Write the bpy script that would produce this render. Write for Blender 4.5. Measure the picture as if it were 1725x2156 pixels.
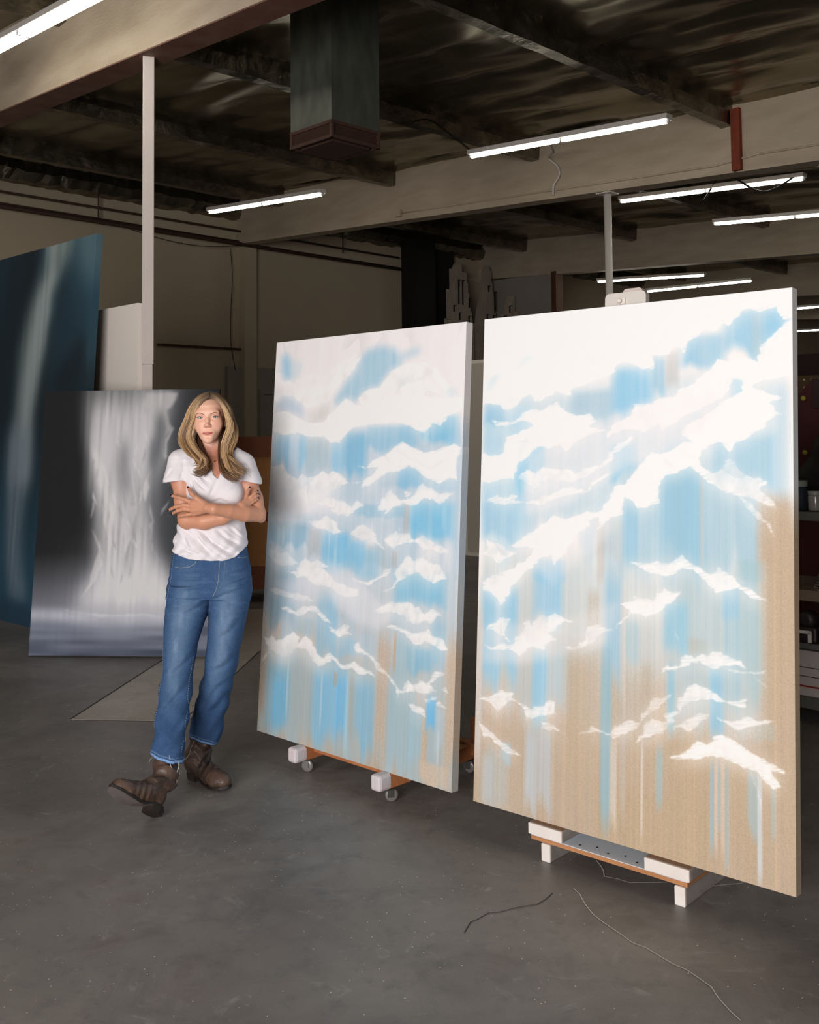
import bpy, bmesh, math, random
import numpy as np
from mathutils import Vector, Matrix

random.seed(7)
RNG = np.random.default_rng(11)
SC = bpy.context.scene
COL = SC.collection
for _o in list(bpy.data.objects):
    bpy.data.objects.remove(_o)

# ------------------------------------------------------------------ camera
cam_d = bpy.data.cameras.new('camera')
cam = bpy.data.objects.new('camera', cam_d)
COL.objects.link(cam)
SC.camera = cam
CAM_PITCH, CAM_ROLL = .0534, -.0109
cp, sp, cr, sr = math.cos(CAM_PITCH), math.sin(CAM_PITCH), math.cos(CAM_ROLL), math.sin(CAM_ROLL)
r0 = Vector((1, 0, 0)); fw = Vector((0, cp, sp)); u0 = Vector((0, -sp, cp))
rv = r0 * cr + u0 * sr
uv_ = u0 * cr - r0 * sr
m = Matrix((rv, uv_, -fw)).transposed().to_4x4()
m.translation = Vector((0, 0, 1.5043))
cam.matrix_world = m
cam_d.sensor_fit = 'VERTICAL'
cam_d.sensor_height = 24.0
cam_d.lens = 2146.22 / 2156 * 24.0
cam_d.shift_y = -(1078 - 795.23) / 2156
cam_d.clip_start = .05
cam_d.clip_end = 200

# ------------------------------------------------------------------ light and exposure
SC.view_settings.view_transform = 'Standard'
SC.view_settings.look = 'None'
SC.view_settings.gamma = 1
SC.view_settings.use_curve_mapping = False
SC.view_settings.exposure = 0.0
w = bpy.data.worlds.new('world'); SC.world = w; w.use_nodes = True
w.node_tree.nodes['Background'].inputs[0].default_value = (.75, .85, 1, 1)
w.node_tree.nodes['Background'].inputs[1].default_value = .035


def area(name, loc, target, sx, sy, power, col):
    d = bpy.data.lights.new(name, 'AREA'); d.shape = 'RECTANGLE'; d.size = sx; d.size_y = sy
    d.energy = power; d.color = col
    o = bpy.data.objects.new(name, d); COL.objects.link(o)
    o.location = loc
    o.rotation_euler = (Vector(target) - Vector(loc)).to_track_quat('-Z', 'Y').to_euler()
    return o


# daylight coming in through the open loading door behind the camera
area('daylight_from_open_door', (-2.6, -2.6, 1.75), (.3, 6.0, 1.35), 4.6, 3.0, 555, (1, .968, .955))

# ------------------------------------------------------------------ helpers
def lin(c):
    if isinstance(c, str):
        c = c.lstrip('#'); c = [int(c[i:i + 2], 16) / 255 for i in (0, 2, 4)]
    return tuple(x / 12.92 if x <= .04045 else ((x + .055) / 1.055) ** 2.4 for x in c[:3])


def tag(o, label=None, cat=None, group=None, kind=None):
    if label: o['label'] = label
    if cat: o['category'] = cat
    if group: o['group'] = group
    if kind: o['kind'] = kind
    return o


def mat(name, color, rough=.6, metal=0.0, var=0.0, vscale=6.0, bump=0.0, bscale=40.0, attr=False,
        sss=0.0, stretch=(1, 1, 1), color2=None, detail=6, spec=.5, coat=0.0, aniso=None):
    """Principled material; var mixes towards color2 by noise, bump adds fine relief."""
    M = bpy.data.materials.new(name); M.use_nodes = True
    nt = M.node_tree; N = nt.nodes; L = nt.links; bs = N['Principled BSDF']
    bs.inputs['Roughness'].default_value = rough
    bs.inputs['Metallic'].default_value = metal
    bs.inputs['Specular IOR Level'].default_value = spec
    if coat: bs.inputs['Coat Weight'].default_value = coat
    if sss:
        bs.inputs['Subsurface Weight'].default_value = sss
        bs.inputs['Subsurface Radius'].default_value = (.01, .004, .002)
        bs.inputs['Subsurface Scale'].default_value = .6
    tc = N.new('ShaderNodeTexCoord'); mp = N.new('ShaderNodeMapping')
    L.new(tc.outputs['Object'], mp.inputs[0]); mp.inputs['Scale'].default_value = stretch
    c = lin(color) if not attr else (1, 1, 1)
    src = None
    if attr:
        a = N.new('ShaderNodeAttribute'); a.attribute_name = 'Col'; src = a.outputs['Color']
    if var:
        nz = N.new('ShaderNodeTexNoise'); nz.inputs['Scale'].default_value = vscale; nz.inputs['Detail'].default_value = detail
        L.new(mp.outputs[0], nz.inputs['Vector'])
        rp = N.new('ShaderNodeMapRange'); rp.inputs[1].default_value = .3; rp.inputs[2].default_value = .7
        L.new(nz.outputs[0], rp.inputs[0])
        mx = N.new('ShaderNodeMix'); mx.data_type = 'RGBA'
        mul = N.new('ShaderNodeMath'); mul.operation = 'MULTIPLY'; mul.inputs[1].default_value = var
        L.new(rp.outputs[0], mul.inputs[0]); L.new(mul.outputs[0], mx.inputs[0])
        if src: L.new(src, mx.inputs[6])
        else: mx.inputs[6].default_value = (*c, 1)
        c2 = lin(color2) if color2 else tuple(x * .45 for x in c)
        if src and not color2:
            mm = N.new('ShaderNodeMix'); mm.data_type = 'RGBA'; mm.blend_type = 'MULTIPLY'; mm.inputs[0].default_value = 1
            L.new(src, mm.inputs[6]); mm.inputs[7].default_value = (.6, .6, .6, 1)
            L.new(mm.outputs[2], mx.inputs[7])
        else:
            mx.inputs[7].default_value = (*c2, 1)
        src = mx.outputs[2]
    if src: L.new(src, bs.inputs['Base Color'])
    else: bs.inputs['Base Color'].default_value = (*c, 1)
    if bump:
        nb = N.new('ShaderNodeTexNoise'); nb.inputs['Scale'].default_value = bscale; nb.inputs['Detail'].default_value = 4
        L.new(mp.outputs[0], nb.inputs['Vector'])
        bp = N.new('ShaderNodeBump'); bp.inputs['Strength'].default_value = bump; bp.inputs['Distance'].default_value = .01
        L.new(nb.outputs[0], bp.inputs['Height']); L.new(bp.outputs[0], bs.inputs['Normal'])
    return M


def glow(name, color, strength):
    M = bpy.data.materials.new(name); M.use_nodes = True
    nt = M.node_tree; nt.nodes.clear()
    e = nt.nodes.new('ShaderNodeEmission'); o = nt.nodes.new('ShaderNodeOutputMaterial')
    e.inputs[0].default_value = (*color, 1); e.inputs[1].default_value = strength
    nt.links.new(e.outputs[0], o.inputs[0])
    return M


def empty(name, loc=(0, 0, 0), rz=0.0, rot=None):
    o = bpy.data.objects.new(name, None); COL.objects.link(o)
    o.location = loc; o.rotation_euler = rot if rot else (0, 0, rz); o.empty_display_size = .1
    return o


def link(name, me, material=None, parent=None, smooth=False):
    o = bpy.data.objects.new(name, me); COL.objects.link(o)
    if material is not None:
        for mm in (material if isinstance(material, (list, tuple)) else [material]): me.materials.append(mm)
    if smooth: me.polygons.foreach_set('use_smooth', [True] * len(me.polygons))
    if parent is not None: o.parent = parent
    return o


class MB:
    """collects simple solids and links them as one mesh object"""
    def __init__(self): self.bm = bmesh.new()

    def box(self, c, s, rot=None, bev=0.0, mi=0):
        r = bmesh.ops.create_cube(self.bm, size=1.0); vs = r['verts']
        for v in vs: v.co = Vector((v.co.x * s[0], v.co.y * s[1], v.co.z * s[2]))
        if bev:
            es = list({e for v in vs for e in v.link_edges})
            rr = bmesh.ops.bevel(self.bm, geom=es, offset=bev, segments=2, affect='EDGES', profile=.5)
            vs = list({v for v in rr['verts']} | {v for v in vs if v.is_valid})
        M = rot.to_4x4() if rot is not None else Matrix.Identity(4)
        M.translation = Vector(c)
        for v in vs: v.co = M @ v.co
        if mi:
            for f in {f for v in vs for f in v.link_faces}: f.material_index = mi
        return vs

    def tube(self, pts, r, n=8, cap=True, mi=0, r_end=None):
        pts = [Vector(p) for p in pts]; rings = []
        prev = None
        for i, p in enumerate(pts):
            t = (pts[min(i + 1, len(pts) - 1)] - pts[max(i - 1, 0)]).normalized()
            if prev is None:
                a = t.cross(Vector((0, 0, 1)) if abs(t.z) < .9 else Vector((1, 0, 0))).normalized()
            else:
                a = (prev - t * prev.dot(t)).normalized()
            prev = a; b_ = t.cross(a)
            k = i / max(1, len(pts) - 1)
            rr = r[i] if isinstance(r, (list, tuple)) else (r if r_end is None else r + (r_end - r) * k)
            rings.append([self.bm.verts.new(p + (a * math.cos(q) + b_ * math.sin(q)) * rr)
                          for q in [2 * math.pi * j / n for j in range(n)]])
        for i in range(len(rings) - 1):
            for j in range(n):
                f = self.bm.faces.new((rings[i][j], rings[i][(j + 1) % n], rings[i + 1][(j + 1) % n], rings[i + 1][j])); f.material_index = mi; f.smooth = True
        if cap:
            f = self.bm.faces.new(rings[0][::-1]); f.material_index = mi
            f = self.bm.faces.new(rings[-1]); f.material_index = mi

    def lathe(self, prof, c=(0, 0, 0), n=24, rot=None, mi=0):
        rings = []
        M = rot.to_4x4() if rot is not None else Matrix.Identity(4); M.translation = Vector(c)
        for (r, z) in prof:
            rings.append([self.bm.verts.new(M @ Vector((r * math.cos(2 * math.pi * j / n), r * math.sin(2 * math.pi * j / n), z))) for j in range(n)])
        for i in range(len(rings) - 1):
            for j in range(n):
                f = self.bm.faces.new((rings[i][j], rings[i][(j + 1) % n], rings[i + 1][(j + 1) % n], rings[i + 1][j])); f.material_index = mi; f.smooth = True
        self.bm.faces.new(rings[0][::-1]).material_index = mi
        self.bm.faces.new(rings[-1]).material_index = mi

    def prism(self, pts, o, ux, uy, depth, mi=0):
        """outline pts (x,y) in plane o+ux*x+uy*y, thickened along depth"""
        o, ux, uy, depth = map(Vector, (o, ux, uy, depth))
        a = [self.bm.verts.new(o + ux * x + uy * y) for x, y in pts]
        b_ = [self.bm.verts.new(o + ux * x + uy * y + depth) for x, y in pts]
        fs = [self.bm.faces.new(a), self.bm.faces.new(b_[::-1])]
        n = len(pts)
        for i in range(n): fs.append(self.bm.faces.new((a[i], b_[i], b_[(i + 1) % n], a[(i + 1) % n])))
        for f in fs: f.material_index = mi

    def build(self, name, material=None, parent=None, smooth=False, flip=True):
        if flip: bmesh.ops.recalc_face_normals(self.bm, faces=self.bm.faces)
        me = bpy.data.meshes.new(name); self.bm.to_mesh(me); self.bm.free()
        return link(name, me, material, parent, smooth)


def copy_tree(o, parent=None):
    c = o.copy(); COL.objects.link(c); c.parent = parent
    for ch in [x for x in bpy.data.objects if x.parent == o]: copy_tree(ch, c)
    return c


def setcol(me, cols):
    a = me.color_attributes.new('Col', 'FLOAT_COLOR', 'POINT')
    c = np.ones((len(me.vertices), 4), np.float32); c[:, :3] = cols
    a.data.foreach_set('color', c.ravel())


def mesh_np(name, V, Fq):
    me = bpy.data.meshes.new(name)
    me.vertices.add(len(V)); me.vertices.foreach_set('co', np.asarray(V, np.float32).ravel())
    Fq = np.asarray(Fq, np.int32); k = Fq.shape[1]
    me.loops.add(Fq.size); me.loops.foreach_set('vertex_index', Fq.ravel())
    me.polygons.add(len(Fq)); me.polygons.foreach_set('loop_start', np.arange(0, Fq.size, k, dtype=np.int32))
    me.update(calc_edges=True); me.validate()
    return me


# building axes: E runs along the purlins and the left wall, N runs along the big beams
AX = .78260871
E_ = Vector((math.cos(AX), math.sin(AX), 0)); N_ = Vector((-math.sin(AX), math.cos(AX), 0))
RB = Matrix((E_, N_, Vector((0, 0, 1)))).transposed()     # local (p, b, z) -> world
def pb(p, b, z): return E_ * p + N_ * b + Vector((0, 0, z))
def zbeam(b): return 4.39 + .055 * (b - 7)
def vnoise(x, y, seed=0):
    """smooth 2-D value noise in 0..1 (numpy)"""
    rs = np.random.default_rng(seed); T = rs.random((256, 256))
    xi = np.floor(x).astype(int); yi = np.floor(y).astype(int); fx = x - xi; fy = y - yi
    fx = fx * fx * (3 - 2 * fx); fy = fy * fy * (3 - 2 * fy)
    g = lambda a, b: T[a % 256, b % 256]
    return (g(xi, yi) * (1 - fx) + g(xi + 1, yi) * fx) * (1 - fy) + (g(xi, yi + 1) * (1 - fx) + g(xi + 1, yi + 1) * fx) * fy

# ------------------------------------------------------------------ materials of the building
M_wall = mat('painted_wall', '#c6b69c', .85, var=.35, vscale=.8, color2='#b09f86', bump=.15, bscale=30)
M_wall2 = mat('dim_partition_paint', '#a59c90', .85, var=.3, vscale=1.2, bump=.1)
M_beam = mat('painted_glulam', '#c8b8a2', .7, var=.5, vscale=2.0, color2='#a08c74', stretch=(1, 1, 4), bump=.3, bscale=18)
M_beam_red = mat('primer_red_edge', '#6e4638', .7, var=.5, vscale=5, color2='#8a7260')
M_post = mat('white_post_paint', '#d9cdc6', .6, var=.15, vscale=3, bump=.1)
M_foil = mat('foil_insulation', '#9c927a', .27, metal=.92, var=.55, vscale=1.1, color2='#454032', bump=.55, bscale=3.5)
M_foil2 = mat('foil_wrap', '#8b8474', .3, metal=.9, var=.6, vscale=5, color2='#332e26', bump=1.0, bscale=14)
M_dark = mat('dark_metal', '#24201c', .6, metal=.3)
M_rust = mat('rusty_brown_metal', '#4a3024', .75, var=.5, vscale=12)
M_galv = mat('galvanised_duct', '#6f7268', .5, metal=.55, var=.6, vscale=7, color2='#3c3e38', bump=.1, stretch=(1, 1, .4))
M_grey = mat('grey_paint_pole', '#ddd5cd', .5)
M_white = mat('white_enamel', '#cfc8c0', .45)
M_wood = mat('raw_plywood', '#9c6338', .65, var=.55, vscale=3, stretch=(1, 1, 6), color2='#6f3f20', bump=.15)
M_wood_o = mat('orange_lumber', '#c07a4c', .6, var=.5, vscale=6, stretch=(1, 1, 1), color2='#8c4e2e', bump=.2)
M_black = mat('black_void', '#0b0a0a', .8)
M_tube = glow('lit_fluorescent_tube', (1, .96, .84), 20.0)

# floor --------------------------------------------------------------
M_floor = bpy.data.materials.new('polished_concrete'); M_floor.use_nodes = True
def concrete(M, ca, cb, cc):
    nt = M.node_tree; N = nt.nodes; L = nt.links; bs = N['Principled BSDF']
    tc = N.new('ShaderNodeTexCoord')
    def noise(s, d=8, r=.6, dist=0.0):
        n = N.new('ShaderNodeTexNoise'); n.inputs['Scale'].default_value = s; n.inputs['Detail'].default_value = d
        n.inputs['Roughness'].default_value = r; n.inputs['Distortion'].default_value = dist
        L.new(tc.outputs['Object'], n.inputs['Vector']); return n.outputs[0]
    def ramp(s, a, b):
        n = N.new('ShaderNodeMapRange'); n.inputs[1].default_value = a; n.inputs[2].default_value = b; L.new(s, n.inputs[0]); return n.outputs[0]
    def mix(f, a, b, k=1.0):
        n = N.new('ShaderNodeMix'); n.data_type = 'RGBA'
        if k != 1.0:
            q = N.new('ShaderNodeMath'); q.operation = 'MULTIPLY'; q.inputs[1].default_value = k; L.new(f, q.inputs[0]); f = q.outputs[0]
        L.new(f, n.inputs[0])
        for i, v in ((6, a), (7, b)):
            if isinstance(v, str): n.inputs[i].default_value = (*lin(v), 1)
            else: L.new(v, n.inputs[i])
        return n.outputs[2]
    c = mix(ramp(noise(.9, 8, .62, .6), .38, .62), ca, cb)
    c = mix(ramp(noise(2.8, 9, .7, 1.0), .5, .72), c, cc, .55)
    c = mix(ramp(noise(11, 8, .75), .52, .75), c, '#3a3a39', .45)
    c = mix(ramp(noise(5, 6, .7, 2.0), .60, .75), c, '#c3c2be', .38)
    c = mix(ramp(noise(1.7, 5, .6, 1.5), .52, .7), c, '#6a5a54', .35)
    v = N.new('ShaderNodeTexVoronoi'); v.inputs['Scale'].default_value = 34; L.new(tc.outputs['Object'], v.inputs['Vector'])
    lt = N.new('ShaderNodeMath'); lt.operation = 'LESS_THAN'; lt.inputs[1].default_value = .062; L.new(v.outputs['Distance'], lt.inputs[0])
    gt = N.new('ShaderNodeMath'); gt.operation = 'GREATER_THAN'; gt.inputs[1].default_value = .47
    L.new(noise(2.2, 3), gt.inputs[0])
    an = N.new('ShaderNodeMath'); an.operation = 'MULTIPLY'; L.new(lt.outputs[0], an.inputs[0]); L.new(gt.outputs[0], an.inputs[1])
    c = mix(an.outputs[0], c, '#f4efe8')
    L.new(c, bs.inputs['Base Color'])
    L.new(ramp(noise(3.0, 6), .2, .8), bs.inputs['Roughness'])
    rr = N.new('ShaderNodeMapRange'); rr.inputs[3].default_value = .32; rr.inputs[4].default_value = .62
    L.new(noise(2.1, 6), rr.inputs[0]); L.new(rr.outputs[0], bs.inputs['Roughness'])
    bp = N.new('ShaderNodeBump'); bp.inputs['Strength'].default_value = .25; bp.inputs['Distance'].default_value = .004
    L.new(noise(26, 8, .7), bp.inputs['Height']); L.new(bp.outputs[0], bs.inputs['Normal'])
concrete(M_floor, '#6e6966', '#86807b', '#504b49')
M_slab = bpy.data.materials.new('newer_concrete'); M_slab.use_nodes = True
concrete(M_slab, '#a59d92', '#afa79b', '#8f887d')

fb = bmesh.new()
def quadface(bm, pts, mi=0):
    f = bm.faces.new([bm.verts.new(p) for p in pts]); f.material_index = mi; return f
quadface(fb, [pb(-9, -12, 0), pb(34.2, -12, 0), pb(34.2, 14.8, 0), pb(-9, 14.8, 0)])
me = bpy.data.meshes.new('floor'); fb.to_mesh(me); fb.free()
tag(link('floor', me, M_floor), kind='structure')
# newer concrete patch, one millimetre proud of the old floor, with its saw-cut joints
sl = [(-1.8220, 5.5018, 0.0000), (-1.1858, 5.4417, 0.0000), (-1.0634, 7.0956, 0.0000), (-0.9018, 8.9826, 0.0000), (-1.4727, 8.8046, 0.0000), (-1.6652, 6.9776, 0.0000)]
b_ = MB(); b_.prism([(x, y) for x, y, z in sl], (0, 0, -.02), (1, 0, 0), (0, 1, 0), (0, 0, .0215))
tag(b_.build('floor_patch', M_slab), kind='structure')
M_crack = mat('floor_crack', '#332f2d', .95)
M_crack2 = mat('pale_floor_crack', '#cfcac0', .95)
def ribbon(mb, pts, wd, mi=0, jit=0.0):
    P = []
    for i in range(len(pts) - 1):
        a, c = Vector(pts[i]), Vector(pts[i + 1]); n = max(1, int((c - a).length / .04)) if jit else 1
        for k in range(n):
            q = a.lerp(c, k / n)
            if jit: q += Vector((random.uniform(-jit, jit), random.uniform(-jit, jit), 0))
            P.append(q)
    P.append(Vector(pts[-1]))
    for i in range(len(P) - 1):
        t = (P[i + 1] - P[i]); t = Vector((-t.y, t.x, 0)).normalized() * wd / 2
        z = Vector((0, 0, .002))
        f = mb.bm.faces.new([mb.bm.verts.new(q + z) for q in (P[i] - t, P[i + 1] - t, P[i + 1] + t, P[i] + t)]); f.material_index = mi
b_ = MB()
ribbon(b_, [(-1.8220, 5.5018, 0.0000), (-1.6652, 6.9776, 0.0000), (-1.4727, 8.8046, 0.0000)], .012)
ribbon(b_, [(-1.2082, 5.4870, 0.0000), (-1.1246, 6.3686, 0.0000), (-1.0614, 7.1258, 0.0000)], .008)
ribbon(b_, [(-1.8220, 5.5018, 0.0000), (-1.5566, 5.4737, 0.0000), (-1.1858, 5.4417, 0.0000)], .012, 1)
ribbon(b_, [(0.4499, 3.4071, 0.0000), (0.3855, 3.3250, 0.0000), (0.3070, 3.2945, -0.0000), (0.2299, 3.2647, 0.0000), (0.1671, 3.2046, 0.0000), (0.1465, 3.1458, 0.0000)], .0032, 0, .008)
ribbon(b_, [(0.6340, 3.6531, 0.0000), (0.6430, 3.5267, 0.0000), (0.7190, 3.4705, 0.0000), (0.8471, 3.4780, -0.0000), (0.9459, 3.4366, 0.0000), (1.1438, 3.4671, 0.0000)], .0035, 1, .006)
ribbon(b_, [(0.5170, 3.4401, 0.0000), (0.5481, 3.3050, 0.0000), (0.5724, 3.1954, 0.0000), (0.6339, 3.0781, 0.0000), (0.7278, 2.9557, 0.0000), (0.7980, 2.8315, 0.0000), (0.8244, 2.6757, 0.0000)], .003, 1, .008)
tag(b_.build('floor_joints', [M_crack, M_crack2], flip=False), kind='structure')

# walls ---------------------------------------------------------------
def slab(name, p0, p1, b0, b1, z0, z1, M, kind='structure', parent=None, bev=0.0):
    b = MB(); b.box(pb((p0 + p1) / 2, (b0 + b1) / 2, (z0 + z1) / 2), (p1 - p0, b1 - b0, z1 - z0), RB, bev)
    o = b.build(name, M, parent)
    return tag(o, kind=kind) if kind else o
slab('wall_left', -9, 34, 14.6, 14.8, 0, 6.2, M_wall)
slab('wall_back', 34, 34.2, -12, 14.8, 0, 6.2, M_wall2)
slab('wall_right', 8, 34, -6.2, -6, 0, 6.0, M_wall2)
slab('wall_partition', 16.72, 16.86, 12.62, 14.6, 0, 4.75, M_wall2)
slab('trim_1', 16.66, 16.9, 12.5, 12.62, 0, 4.75, mat('brown_trim', '#5d3a26', .7))
slab('trim_2', 10.35, 10.6, 14.42, 14.6, 0, 4.8, M_wall)

# roof: foil-faced blankets sagging between rafters
nx, ny = 520, 230
ps = np.linspace(-9, 34, nx); bs_ = np.linspace(-12, 14.7, ny)
P_, B_ = np.meshgrid(ps, bs_, indexing='ij')
Z_ = 4.39 + .055 * (B_ - 7) + .80
fr = (P_ / .78) % 1
Z_ = Z_ - .055 * np.sin(np.pi * fr) ** .6
cr1 = vnoise(P_ * 3.1 + .6 * B_, B_ * .8, 12); Z_ = Z_ - .035 * np.abs(cr1 - .5) * 2 * (vnoise(P_ * .7, B_ * .7, 14) > .45)
Z_ = Z_ + .05 * (vnoise(P_ * 2.2, B_ * .55, 1) - .5) + .045 * (vnoise(P_ * 5 + .9 * B_, B_ * 1.3, 2) - .5) + .02 * (vnoise(P_ * 11 + B_ * 2, B_ * 3.1, 3) - .5)
V = np.stack([P_ * E_.x + B_ * N_.x, P_ * E_.y + B_ * N_.y, Z_], -1).reshape(-1, 3)
idx = np.arange(nx * ny).reshape(nx, ny)
Fq = np.stack([idx[:-1, :-1], idx[:-1, 1:], idx[1:, 1:], idx[1:, :-1]], -1).reshape(-1, 4)
me = mesh_np('ceiling', V, Fq)
tag(link('ceiling', me, M_foil, smooth=True), kind='structure')

# big beams ------------------------------------------------------------
def sloped_beam(name, p0, p1, b0, b1, zo0, zo1, M, parent=None, taper=0.0):
    b = MB(); vs = []
    for bb in (b0, b1):
        for pp, zz in ((p0, zo0), (p1, zo0), (p1, zo1), (p0, zo1)):
            vs.append(b.bm.verts.new(pb(pp, bb, zbeam(bb) + zz)))
    for f in ((0, 1, 2, 3), (7, 6, 5, 4), (0, 4, 5, 1), (1, 5, 6, 2), (2, 6, 7, 3), (3, 7, 4, 0)): b.bm.faces.new([vs[i] for i in f])
    return b.build(name, M, parent)
beam_txt = [('wide painted roof beam nearest the viewer, carried by the square white post', 4.0),
            ('long pale roof beam across the middle, carried by the round pole', 10.4),
            ('dim roof beam beyond the round pole, above the short white partition', 16.8),
            ('distant roof beam seen past the long lit tubes, second behind the round pole', 23.2),
            ('farthest roof beam at the back of the building', 29.6)]
for txt, p in beam_txt:
    o = sloped_beam('roof_beam', p - .12, p + .12, -11 if p > 5 else -11, 14.6, 0, .78, M_beam)
    tag(o, txt, 'beam', kind='structure')
    if p < 5: sloped_beam('bottom_plate', p - .122, p + .122, -11, 14.55, -.012, .0, M_beam_red, o)

# joists wrapped in foil
jx = 0
for bay, (p0, p1) in enumerate(((-8.5, 3.88), (4.12, 10.28), (10.52, 16.68), (16.92, 23.08))):
    where = ['foil-wrapped joist in the near bay, between the viewer and the square-post beam', 'foil-wrapped joist of the bay where the vent duct hangs',
             'foil-wrapped joist of the bay behind the long pale beam', 'foil-wrapped joist of the far bay behind the dim beam'][bay]
    for j, b0 in enumerate((0.05, 2.7, 5.35, 8.0, 10.65, 13.3)):
        n = 46; ring = []; bm = bmesh.new()
        for i in range(n + 1):
            p = p0 + (p1 - p0) * i / n; row = []
            for k, (du, dz) in enumerate(((-.07, .80), (-.075, .66), (-.06, .52), (.06, .515), (.075, .66), (.07, .80))):
                q = 0.006
                row.append(bm.verts.new(pb(p, b0 + du + random.uniform(-q, q), zbeam(b0) + dz + random.uniform(-q, q))))
            ring.append(row)
        for i in range(n):
            for k in range(6):
                bm.faces.new((ring[i][k], ring[i][(k + 1) % 6], ring[i + 1][(k + 1) % 6], ring[i + 1][k]))
        bm.faces.new(ring[0]); bm.faces.new(ring[-1][::-1])
        me = bpy.data.meshes.new('ceiling_joist'); bm.to_mesh(me); bm.free()
        o = link('ceiling_joist', me, M_foil2)
        tag(o, where, 'joist', 'foil-wrapped joists, bay %s' % ['near', 'of the duct', 'behind the pale beam', 'far'][bay], 'structure')
# crumpled insulation along the top of the left wall
n = 240; bm = bmesh.new(); rows = []
for i in range(n + 1):
    p = 2 + 26 * i / n; rows.append([bm.verts.new(pb(p + random.uniform(-.03, .03), 14.59 - w_ + random.uniform(-.02, .02), zbeam(14.4) + zz + random.uniform(-.022, .022)))
                                     for w_, zz in ((0.0, .42), (.14, .46), (.2, .6), (.12, .74), (.3, .82))])
for i in range(n):
    for k in range(4): bm.faces.new((rows[i][k], rows[i][k + 1], rows[i + 1][k + 1], rows[i + 1][k]))
me = bpy.data.meshes.new('x'); bm.to_mesh(me); bm.free()
tag(link('wall_insulation', me, M_foil2), 'crumpled foil insulation stuffed along the top of the left wall', 'insulation')

# square white post and the half-height partition it carries
po = empty('square_post', pb(3.9, 6.85, 0)); tag(po, 'square white wooden post standing behind the waterfall painting, up to the beam', 'post')
pw = pb(3.98, 6.78, 0)
R20 = Matrix.Rotation(math.radians(14), 3, 'Z')
po.location = pw
b_ = MB(); b_.box((0, 0, 2.03 + (zbeam(6.8) - 2.03) / 2), (.085, .1, zbeam(6.8) - 2.03), R20, .004); b_.build('upper_cladding', M_post, po)
b_ = MB(); b_.box((-.004, .01, 1.03), (.074, .09, 2.06), R20, .004); b_.build('core', M_post, po)
for zz in (2.1, 2.75, 3.4):
    b_ = MB(); b_.lathe([(.006, 0), (.006, .003)], (.0, -.052, zz), 8, Matrix.Rotation(math.pi / 2, 3, 'X')); b_.build('screw_head', M_grey, po)
tag(slab('half_wall', 3.94, 4.06, 6.86, 9.4, 0, 2.5, mat('half_wall_paint', '#f4ebe2', .7, bump=.05), None), 'off-white half-height partition wall joined to the left of the square post', 'partition')
# round pole
po = empty('round_pole', pb(10.4, 7.0, 0)); tag(po, 'grey round steel pole rising behind the right cloud painting to the pale beam', 'pole')
b_ = MB(); b_.tube([(0, 0, 0), (0, 0, 4.37)], .046, 20); b_.build('shaft', M_grey, po)
b_ = MB(); b_.box((0, 0, 4.38), (.2, .2, .014), RB); b_.build('cap_plate', M_grey, po)
b_ = MB(); b_.box((0, 0, .01), (.22, .22, .02), RB); b_.build('foot_plate', M_grey, po)

# vent duct -------------------------------------------------------------
du = empty('vent_duct', pb(5.335, 6.19, 3.81)); du.rotation_euler = (0, 0, AX)
tag(du, 'large square galvanised vent duct hanging from the roof with rusty louvres', 'duct')
du.scale = (.85, .85, .85)
w2, h2 = .30, 1.75
b_ = MB(); b_.box((0, 0, .13 + h2 / 2), (.6, .6, h2)); b_.build('duct_body', M_galv, du)
b_ = MB()
for sx, sy in ((-1, -1), (1, -1), (1, 1), (-1, 1)): b_.box((sx * .29, sy * .29, .065), (.03, .03, .14))
for zz in (.0, .135):
    for s in (-1, 1):
        b_.box((s * .29, 0, zz), (.03, .62, .03)); b_.box((0, s * .29, zz), (.62, .03, .03))
b_.build('louvre_frame', M_rust, du)
for side in range(4):
    R4 = Matrix.Rotation(side * math.pi / 2, 3, 'Z'); b_ = MB()
    for k in range(4):
        b_.box(R4 @ Vector((-.285, 0, .025 + k * .027)), (.030, .55, .004), R4 @ Matrix.Rotation(.6, 3, 'Y'))
    b_.build('louvre', M_rust, du)
b_ = MB(); b_.box((0, 0, .065), (.5, .5, .1)); b_.build('louvre_dark_fill', M_black, du)  # black block standing in for the dark hollow behind the louvres
b_ = MB(); b_.box((0, 0, -.012), (.46, .46, .02)); b_.build('bottom_pan', M_rust, du)

# fluorescent lights ------------------------------------------------------
def lamp(p, b0, b1, z0, z1, label, twin=False):
    c = pb(p, (b0 + b1) / 2, (z0 + z1) / 2)
    L = 2.44; e = empty('fluorescent_light', c); tag(e, label, 'light')
    sl_ = math.atan2(z1 - z0, b1 - b0)
    e.rotation_euler = (Matrix.Rotation(AX + math.pi / 2, 3, 'Z') @ Matrix.Rotation(-sl_, 3, 'Y')).to_euler()
    b = MB(); b.box((0, 0, .055), (L, .11, .05), None, .006); b.build('housing', M_white, e)
    for s in (-1, 0, 1):
        b = MB()
        for t in ((-.035, .035) if twin else (0,)):
            b.box((s * (L / 2 - .012), t, .018), (.024, .03, .045), None, .003)
        b.build('lamp_holder', M_grey, e)
    for s in (-1, 1):
        for t in ((-.035, .035) if twin else (0,)):
            b = MB(); b.tube([(s * .02, t, .012), (s * .035, t, .012), (s * 1.19, t, .012), (s * 1.205, t, .012)], [.009, .019, .019, .009], 14)
            b.build('tube', M_tube, e)
    return e
lamp(3.2, 6.0, 8.44, 4.39, 4.52, 'twin fluorescent light cut off by the top left corner of the picture', True)
lamp(7.86, 9.35, 11.79, 4.37, 4.54, 'fluorescent light between the square post and the vent duct, in front of the left wall')
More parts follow.
